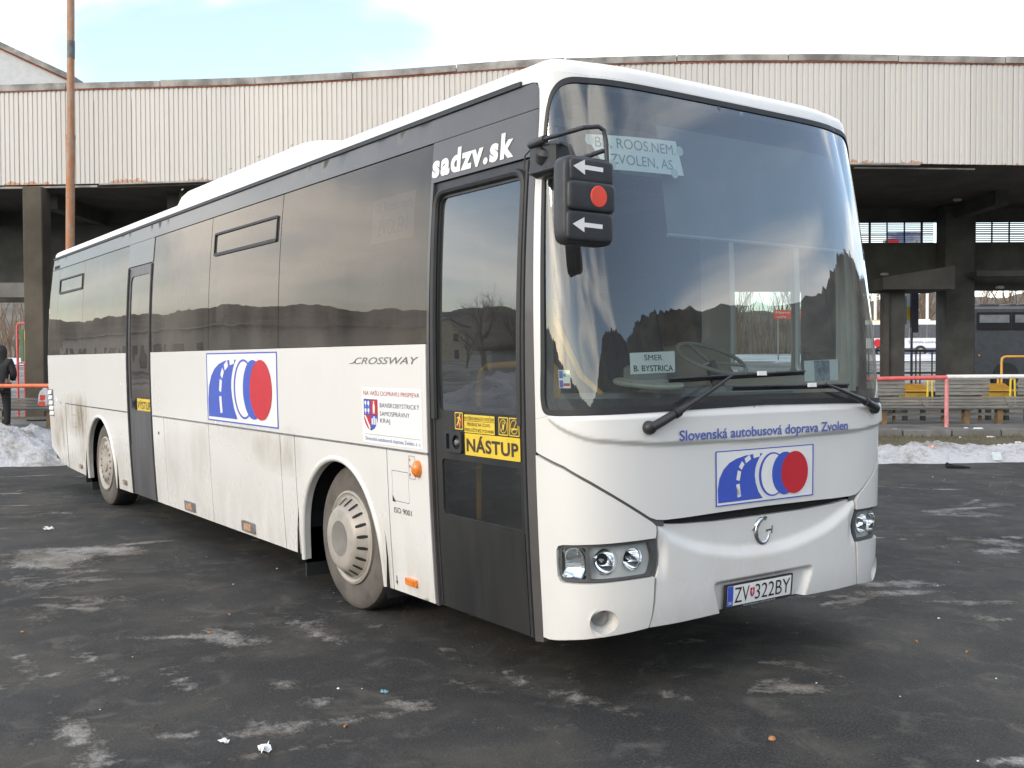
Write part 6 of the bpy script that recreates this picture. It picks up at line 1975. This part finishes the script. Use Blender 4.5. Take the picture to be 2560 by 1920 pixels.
spots = [(36.6, 103, 1.0), (34.7, 99, .9), (37.9, 108, 1.1), (39.7, 99, .95), (42.4, 110, 1.15), (47.5, 104, 1.), (49.6, 99, .95), (52.0, 106, 1.1), (54.5, 102, 1.), (57.5, 100, 1.), (29.5, 104, 1.0), (31.8, 108, 1.1), (26.8, 101, .9), (22.5, 104, 1.), (-48.0, 100, 1.), (-52.5, 104, 1.1)]
for k, (a_, d_, s_) in enumerate(spots):
    place_tree(protos[k % 2], st(a_, d_, zt_(d_)), random.uniform(0, 6.28), s_, TL[k])
# undergrowth of thin stems that reads as one brown mass
tb = MB()
for k in range(900):
    a_ = random.choice((random.uniform(15, 62), random.uniform(15, 62), random.uniform(-70, -35))); d_ = random.uniform(106, 128); z0 = 2.05
    p = st(a_, d_, z0); H = random.uniform(4, 8)
    tb.tube([p, p + Vector((random.gauss(0, .4), random.gauss(0, .4), H * .5)), p + Vector((random.gauss(0, .9), random.gauss(0, .9), H))], [.10, .06, .02], 4, cap=False)
o = tb.build('woods', MAT['twig'], None, origin=(0, 0, 0)); o['kind'] = 'stuff'
# hills all round
def hills():
    b = MB(); n = 720; rj = random.Random(4)
    def make(r0, hf, z0):
        v = []
        for k in range(n):
            az = 2 * math.pi * k / n
            h = hf(math.degrees(az))
            for q, rr in ((0., r0 * .55), (.35, r0 * .75), (1., r0), (.5, r0 * 1.3)):
                v.append((rr * math.cos(az), rr * math.sin(az), z0 + h * q))
        f = [(4 * k + i, 4 * ((k + 1) % n) + i, 4 * ((k + 1) % n) + i + 1, 4 * k + i + 1) for k in range(n) for i in range(3)]
        b.add(v, f, True)
    def hf(a_):
        d_ = lambda c: ((a_ - c + 180) % 360) - 180
        return (34 + 112 * math.exp(-(d_(42) / 54) ** 6) + (9 * math.sin(a_ * .21) + rj.uniform(-3, 3)) * math.exp(-(d_(42) / 54) ** 6) + 6 * math.exp(-(d_(205) / 14) ** 2) + 4 * math.sin(a_ * .13) + 2.5 * math.sin(a_ * .41 + 1) + 1.3 * math.sin(a_ * 1.3) + .7 * math.sin(a_ * 2.9))
    make(560, hf, -1)
    o = b.build('hills', M('wooded_hillside', (.075, .070, .060), .95, var=.4, vscale=.03, var2=(.13, .115, .095), bmp=.3, bscale=.3), None, origin=(0, 0, 0))  # hillside colour lightened as if seen through haze
    o['kind'] = 'structure'
hills()
# far white coach
def far_coach():
    r = tag(empty('coach', tuple(st(37, 84, 2.0))), 'white coach with grey windows parked far beyond the canopy', 'coach')
    X = lambda *a_: sbox(*a_)
    z0 = 1.78
    P_ = [(28, z0 + .35), (40, z0 + .35), (40, z0 + 2.95), (39.9, z0 + 3.02), (28.1, z0 + 3.02), (28, z0 + 2.95)]
    MB().add([tuple(st(a_, d_, z_)) for d_ in (84, 86.4) for a_, z_ in P_], [tuple(range(6)), tuple(range(11, 5, -1))] + [((k + 1) % 6, k, 6 + k, 6 + (k + 1) % 6) for k in range(6)]).build('body', MAT['paint'] if 0 else MAT['roof'], r)
    wm = M('far_window_glass', (.10, .105, .115), .2, var=.15)
    for k in range(8):
        sbox('window', 28.2 + k * 1.45, 29.6 + k * 1.45, 83.95, 84.0, z0 + 1.62, z0 + 2.70, wm, r)
    sbox('skirt', 28.05, 39.95, 83.96, 84.0, z0 + .35, z0 + .80, M('blue_grey_skirt', (.12, .15, .24), .5), r)
    for a_ in (33.45, 30.2, 38.1):
        w = MB().lathe([(0, -.04), (.3, -.05), (.5, 0), (.5, .25)], tuple(st(a_, 83.95, z0 + .5)), tuple(FH), 28).build('wheel', MAT['tread'], r)
        MB().lathe([(0, -.06), (.26, -.055), (.27, -.05)], tuple(st(a_, 83.95, z0 + .5)), tuple(FH), 24).build('rim', MAT['dull_metal'], w)
    MB().lathe([(.0, -.02), (.33, -.02)], tuple(st(29.95, 83.96, z0 + 1.2)), tuple(FH), 28).build('red_disc', MAT['red'], r)
    for a_ in (33.6, 35.5): sbox('roof_hatch', a_, a_ + .9, 84.6, 85.6, z0 + 3.02, z0 + 3.16, MAT['roof'], r)
    sbox('roof_stripe', 28.2, 31, 84.1, 84.2, z0 + 3.02, z0 + 3.10, MAT['yellow_paint'], r)
    fn = lambda u, z: np.stack([CAM.x + RH.x * u + FH.x * 83.94, CAM.y + RH.y * u + FH.y * 83.94, z + 0 * u], -1)
    lettering('lettering', 'Slovenská autobusová doprava', (32.45, z0 + 1.12, 36.4, z0 + 1.40), MAT['blue_txt'], r, off=.01, fn=fn)
far_coach()
# dark coach in the shade behind the columns, back end towards us
def dark_coach():
    r = tag(empty('coach', tuple(st(19.5, 39, .5))), 'dark unlit coach standing in the shade under the far bay', 'coach')
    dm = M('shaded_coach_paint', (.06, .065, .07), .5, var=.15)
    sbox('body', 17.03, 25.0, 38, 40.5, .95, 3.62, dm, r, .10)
    gm = M('coach_window_pale', (.20, .22, .23), .4, var=.25, vscale=2)
    for a0, a1 in ((17.30, 18.40), (18.62, 19.9), (20.1, 21.4)):
        f = sbox('window', a0 - .08, a1 + .08, 37.96, 38.0, 2.75, 3.40, MAT['black_gap'], r)
        sbox('pane', a0, a1, 37.945, 37.957, 2.86 + .15, 3.30, gm, f)
    for a_, w in ((17.45, .75), (18.6, .25), (19.0, .4)): sbox('roof_unit', a_, a_ + w, 38.3, 40, 3.62, 3.74, dm, r, .03)
    for a_ in (18.3, 23.5): MB().lathe([(0, -.02), (.48, -.02), (.5, .02), (.5, .3)], tuple(st(a_, 37.98, 1.05)), tuple(FH), 24).build('wheel', MAT['tread'], r)
    MB().lathe([(0, -.02), (.035, -.01), (.04, 0)], tuple(st(17.3, 37.97, 1.80)), tuple(FH), 12).build('side_lamp', MAT['amber'], r)
dark_coach()
for a_, lab in ((38.46, 'pale lamp pole standing right of the timetable stand'), (33.66, 'pale lamp pole seen right beside the coach edge')):
    tag(MB().tube([st(a_, 95, 1.9), st(a_, 95, 9.0)], [.16, .13], 10).tube([st(a_, 95, 9.0), st(a_ + .1, 94.6, 9.6), st(a_ + .1, 93.4, 9.8)], .06, 8).build('lamp_pole', MAT['rail_white'], None), lab, 'lamp pole', 'pale lamp poles beyond the station')
# red advertising banner seen through the bus
bn_ = tag(empty('advert_banner', tuple(st(19.3, 70, 1.5))), 'red advert banner on posts seen through the coach windows', 'banner')
sbox('sheet', 17.9, 20.8, 70, 70.03, 4.45, 5.05, MAT['red_dot'], bn_)
for a_ in (18.2, 20.5): MB().tube([st(a_, 70.1, 1.5), st(a_, 70.1, 5.05)], .05, 8).build('post', MAT['dull_metal'], bn_)
fnb = lambda u, z: np.stack([CAM.x + RH.x * u + FH.x * 69.98, CAM.y + RH.y * u + FH.y * 69.98, z + 0 * u], -1)
lettering('lettering', 'Máme ne ročná', (18.0, 4.80, 20.6, 4.98), MAT['white_print'], bn_, off=.005, fn=fnb)
lettering('lettering', 'voľa', (18.05, 4.52, 18.7, 4.68), MAT['white_print'], bn_, off=.005, fn=fnb)
# blue roadside board glimpsed through the louvres
MAT['far_blue'] = M('faded_blue_board', (.16, .24, .48), .6, var=.3, vscale=.8, var2=(.4, .45, .6))
bb = tag(empty('billboard', tuple(st(36.5, 100, 2))), 'blue billboard glimpsed between the louvre slats', 'billboard')
sbox('panel', 35.8, 39.0, 98, 98.2, 12.2, 13.75, MAT['far_blue'], bb); sbox('emblem', 35.9, 36.9, 97.96, 97.99, 12.7, 13.1, MAT['red'], bb)
for a_ in (35.6, 38.6): MB().tube([st(a_, 98.1, 1.9), st(a_, 98.1, 13)], .15, 8).build('post', MAT['dull_metal'], bb)

# ------------------------------------------------------------------ across the yard behind the viewer: what the glass mirrors
MAT['beige_wall'] = M('beige_render', (.46, .40, .30), .9, var=.1, vscale=.6)
MAT['pale_wall'] = M('pale_render', (.50, .48, .45), .9, var=.1, vscale=.6)
MAT['dark_win'] = M('dark_window', (.04, .045, .05), .2, var=.1)
MAT['roof_tin'] = M('grey_tin_roof', (.16, .15, .145), .6, var=.15)
MAT['brown_roof'] = M('brown_roof', (.14, .07, .05), .8, var=.2)
hs = tag(empty('house', (-114, -67.7, 0)), 'beige gabled house mirrored in the front door glass', 'house')
MB().add([(x, y, z) for x in (-110, -119) for y, z in ((-71, 0), (-64.4, 0), (-64.4, 7.3), (-67.7, 9.1), (-71, 7.3))], [(0, 1, 2, 3, 4), (9, 8, 7, 6, 5), (1, 0, 5, 6), (2, 1, 6, 7), (4, 3, 8, 9), (0, 4, 9, 5)]).build('wall', MAT['beige_wall'], hs)
for s_ in (-1, 1):
    y0 = -67.7 + s_ * 3.7
    MB().hexa([(-109.6, -67.7, 9.12), (-119.4, -67.7, 9.12), (-119.4, y0, 7.1), (-109.6, y0, 7.1)], [(-109.6, -67.7, 9.34), (-119.4, -67.7, 9.34), (-119.4, y0, 7.32), (-109.6, y0, 7.32)]).build('roof', MAT['roof_tin'], hs)
for y in (-69.4, -66.0):
    for z in (1.4, 4.4): MB().box(-110, -109.94, y - .5, y + .5, z, z + 1.5).build('window', MAT['dark_win'], hs)
lb = tag(empty('long_building', (-55, -16, 0)), 'long pale building with dark windows mirrored in the side windows', 'building')
MB().box(-82, -45, -24, -15, 0, 4.0).build('wall', MAT['pale_wall'], lb)
MB().hexa([(-82.4, -24.4, 4.0), (-44.6, -24.4, 4.0), (-44.6, -14.6, 4.0), (-82.4, -14.6, 4.0)], [(-82, -20, 4.7), (-45, -20, 4.7), (-45, -19, 4.7), (-82, -19, 4.7)]).build('roof', MAT['roof_tin'], lb)
for k in range(9):
    MB().box(-80 + k * 3.7, -78.4 + k * 3.7, -15, -14.95, 1.1, 2.9).build('window', MAT['dark_win'], lb)
GB = 'bare trees mirrored in the door glass'
t1 = bare_tree((-60, -40.2, 0), 9.0, 21, 'taller bare tree mirrored in the front door glass', GB, .42)
place_tree(t1, (-60.5, -43.6, 0), 2.0, .85, 'shorter bare tree at the edge of the door glass mirror image')
place_tree(t1, (-72.0, -46.2, 0), 4.0, .7, 'small bare tree behind the mirrored beige house')
sh_ = tag(empty('low_shed', (-26, -19, 0)), 'low brown roofed kiosk mirrored in the door glass', 'kiosk')
MB().box(-30, -24, -24, -20, 0, 2.0).build('wall', MAT['pale_wall'], sh_)
MB().box(-30.4, -23.6, -24.4, -19.6, 2.0, 2.25, .05).build('roof', MAT['brown_roof'], sh_)
for k in range(3): MB().box(-24.0, -23.95, -23.6 + k * 1.2, -22.7 + k * 1.2, .9, 1.7).build('window', MAT['dark_win'], sh_)
# shovelled snow across the yard
A_ = np.linspace(-1, 1, 60); AA, DD = np.meshgrid(A_, np.linspace(-1, 1, 40))
hh = (1.15 * np.clip(1 - AA ** 2 - DD ** 2, 0, 1) ** .7) * (.8 + .35 * fbm(AA * 3, DD * 3, 1.5)) - .04
v = [(-17 + a_ * 4.5, -13.0 + d_ * 3.2, z_) for a_, d_, z_ in zip(AA.ravel(), DD.ravel(), hh.ravel())]
f = [(i * 60 + j, i * 60 + j + 1, (i + 1) * 60 + j + 1, (i + 1) * 60 + j) for i in range(39) for j in range(59)]
me = bpy.data.meshes.new('snow_heap'); me.from_pydata(v, [], f); me.update(); me.polygons.foreach_set('use_smooth', [True] * len(f))
tag(link('snow_heap', me, MAT['snow'], None), 'shovelled snow heap mirrored in the door glass', 'snow heap')

# ------------------------------------------------------------------ litter on the yard
def scrap(name, loc, r_, mat, label, cat, seed):
    rnd = random.Random(seed)
    n, m = 5, 4
    an = rnd.uniform(0, 3.1); ca, sa = math.cos(an), math.sin(an)
    v = []
    for i in range(m):
        for k in range(n):
            x = (k / (n - 1) - .5) * 2 * r_ * rnd.uniform(.75, 1.2); y = (i / (m - 1) - .5) * 1.3 * r_ * rnd.uniform(.6, 1.25)
            v.append((loc[0] + x * ca - y * sa, loc[1] + x * sa + y * ca, .002 + r_ * (rnd.uniform(0, .10) if (i + k) % 2 else rnd.uniform(.25, .75))))
    f = []
    for i in range(m - 1):
        for k in range(n - 1):
            if rnd.random() < .12: continue
            a_, b_, c_, d_ = i * n + k, i * n + k + 1, (i + 1) * n + k + 1, (i + 1) * n + k
            f += [(a_, b_, c_), (a_, c_, d_)]
    return tag(MB().add(v, f).build(name, mat, None), label, cat)
def crumple(name, loc, r_, mat, label, cat, flat=.5, seed=0, group=None, n=18):
    rnd = random.Random(seed)
    b = MB(); v = []; rows = 5
    for i in range(rows):
        ph = math.pi * (i + .5) / rows
        for k in range(n // 2 + 3):
            an = 2 * math.pi * k / (n // 2 + 3)
            q = r_ * rnd.uniform(.6, 1.15)
            v.append((loc[0] + q * math.sin(ph) * math.cos(an), loc[1] + q * math.sin(ph) * math.sin(an), loc[2] + r_ * flat * (1 - math.cos(ph)) * rnd.uniform(.8, 1.1)))
    c = n // 2 + 3
    f = [(i * c + k, i * c + (k + 1) % c, (i + 1) * c + (k + 1) % c, (i + 1) * c + k) for i in range(rows - 1) for k in range(c)]
    f += [tuple(range(c - 1, -1, -1)), tuple((rows - 1) * c + k for k in range(c))]
    return tag(b.add(v, f).build(name, mat, None), label, cat, group)
MAT['foil'] = M('pale_foil', (.70, .72, .72), .3, var=.15)
MAT['black_cloth'] = M('black_cloth', (.012, .012, .013), .9, var=.2)
MAT['orange_butt'] = M('orange_paper', (.36, .17, .07), .8, var=.2)
MAT['blue_foil'] = M('pale_blue_foil', (.22, .42, .50), .4, var=.1)
crumple('crumpled_wrapper', tuple(st(6.95, 17.0, .12)), .085, M('red_wrapper', (.68, .22, .15), .45, var=.4, vscale=20, var2=(.75, .50, .42)), 'crumpled red wrapper lying on the snow bank at right', 'wrapper', .8, 5)
o = MB().hexa([tuple(st(*p)) for p in ((7.82, 16.62, .04), (7.965, 16.62, .04), (7.965, 16.635, .04), (7.82, 16.635, .04))], [tuple(st(*p)) for p in ((7.815, 16.69, .165), (7.96, 16.69, .165), (7.96, 16.705, .165), (7.815, 16.705, .165))]).build('card', MAT['tape'], None)
tag(o, 'square white card leaning on the snow bank at right', 'card')
rg_ = MB().tube([st(6.70, 15.80, .02), st(6.75, 15.79, .035), st(6.82, 15.78, .025), st(6.95, 15.76, .02), st(7.06, 15.76, .012)], [.03, .042, .026, .02, .006], 8)
rg_.tube([st(6.72, 15.80, .02), st(6.715, 15.80, .06), st(6.725, 15.80, .085)], [.03, .03, .02], 8)
tag(rg_.build('rag', MAT['black_cloth'], None), 'black rag lying on the asphalt before the snow bank', 'rag')
scrap('foil_scrap', (-.69, -1.469, 0), .026, MAT['foil'], 'small white foil scrap, left of the larger one in the foreground', 'scrap', 1)
scrap('foil_scrap', (-.497, -1.361, 0), .036, MAT['foil'], 'larger torn white foil scrap near the bottom foreground', 'scrap', 2)
scrap('foil_scrap', (-7.39, -.87, 0), .045, MAT['foil'], 'pale scrap on the asphalt left of the rear wheel', 'scrap', 3)
scrap('foil_scrap', (-.874, -.572, 0), .022, MAT['blue_foil'], 'pale blue scrap beside an ice patch near the door', 'scrap', 4)
for i, (x, y, lab) in enumerate(((-2.541, -.91, 'orange cigarette end on a tyre printed ice patch'), (-2.913, -.635, 'orange cigarette end nearest the coach front wheel'), (-3.253, -1.85, 'orange cigarette end at the left of the yard'), (-.544, -.958, 'tan cigarette end in the middle foreground'), (.482, 2.469, 'brown cigarette end at right in front of the coach'), (.19, 2.439, 'orange cigarette end ahead of the number plate'))):
    an = random.uniform(0, 3.1)
    b = MB().tube([(x, y, .006), (x + .022 * math.cos(an), y + .022 * math.sin(an), .006)], .006, 8)
    tag(b.build('cigarette_end', MAT['orange_butt'], None), lab, 'cigarette end', 'cigarette ends on the yard')
tag(MB().lathe([(0, .018), (.012, .014), (.018, .004), (.015, 0)], (.72, .512, 0), (0, 0, 1), 12).build('bottle_cap', MAT['orange_butt'], None), 'small orange bottle cap in the right foreground', 'bottle cap')
ib = MB()
for k in range(170):
    a_, d_ = random.uniform(-4, 6), random.uniform(3.5, 12)
    p = st(a_, d_, 0)
    if random.random() < .45: p = st(random.uniform(4.5, 9.5), random.uniform(12.5, 16.3), 0)
    s_ = random.uniform(.002, .0065) * (1.7 if random.random() < .12 else 1)
    ib.lathe([(0, s_ * .9), (s_ * .8, s_ * .5), (s_, 0)], (p.x, p.y, -.001), (0, 0, 1), 5, smooth=False)
o = ib.build('ice_crumbs', MAT['foil'], None, origin=(0, 0, 0)); o['kind'] = 'stuff'
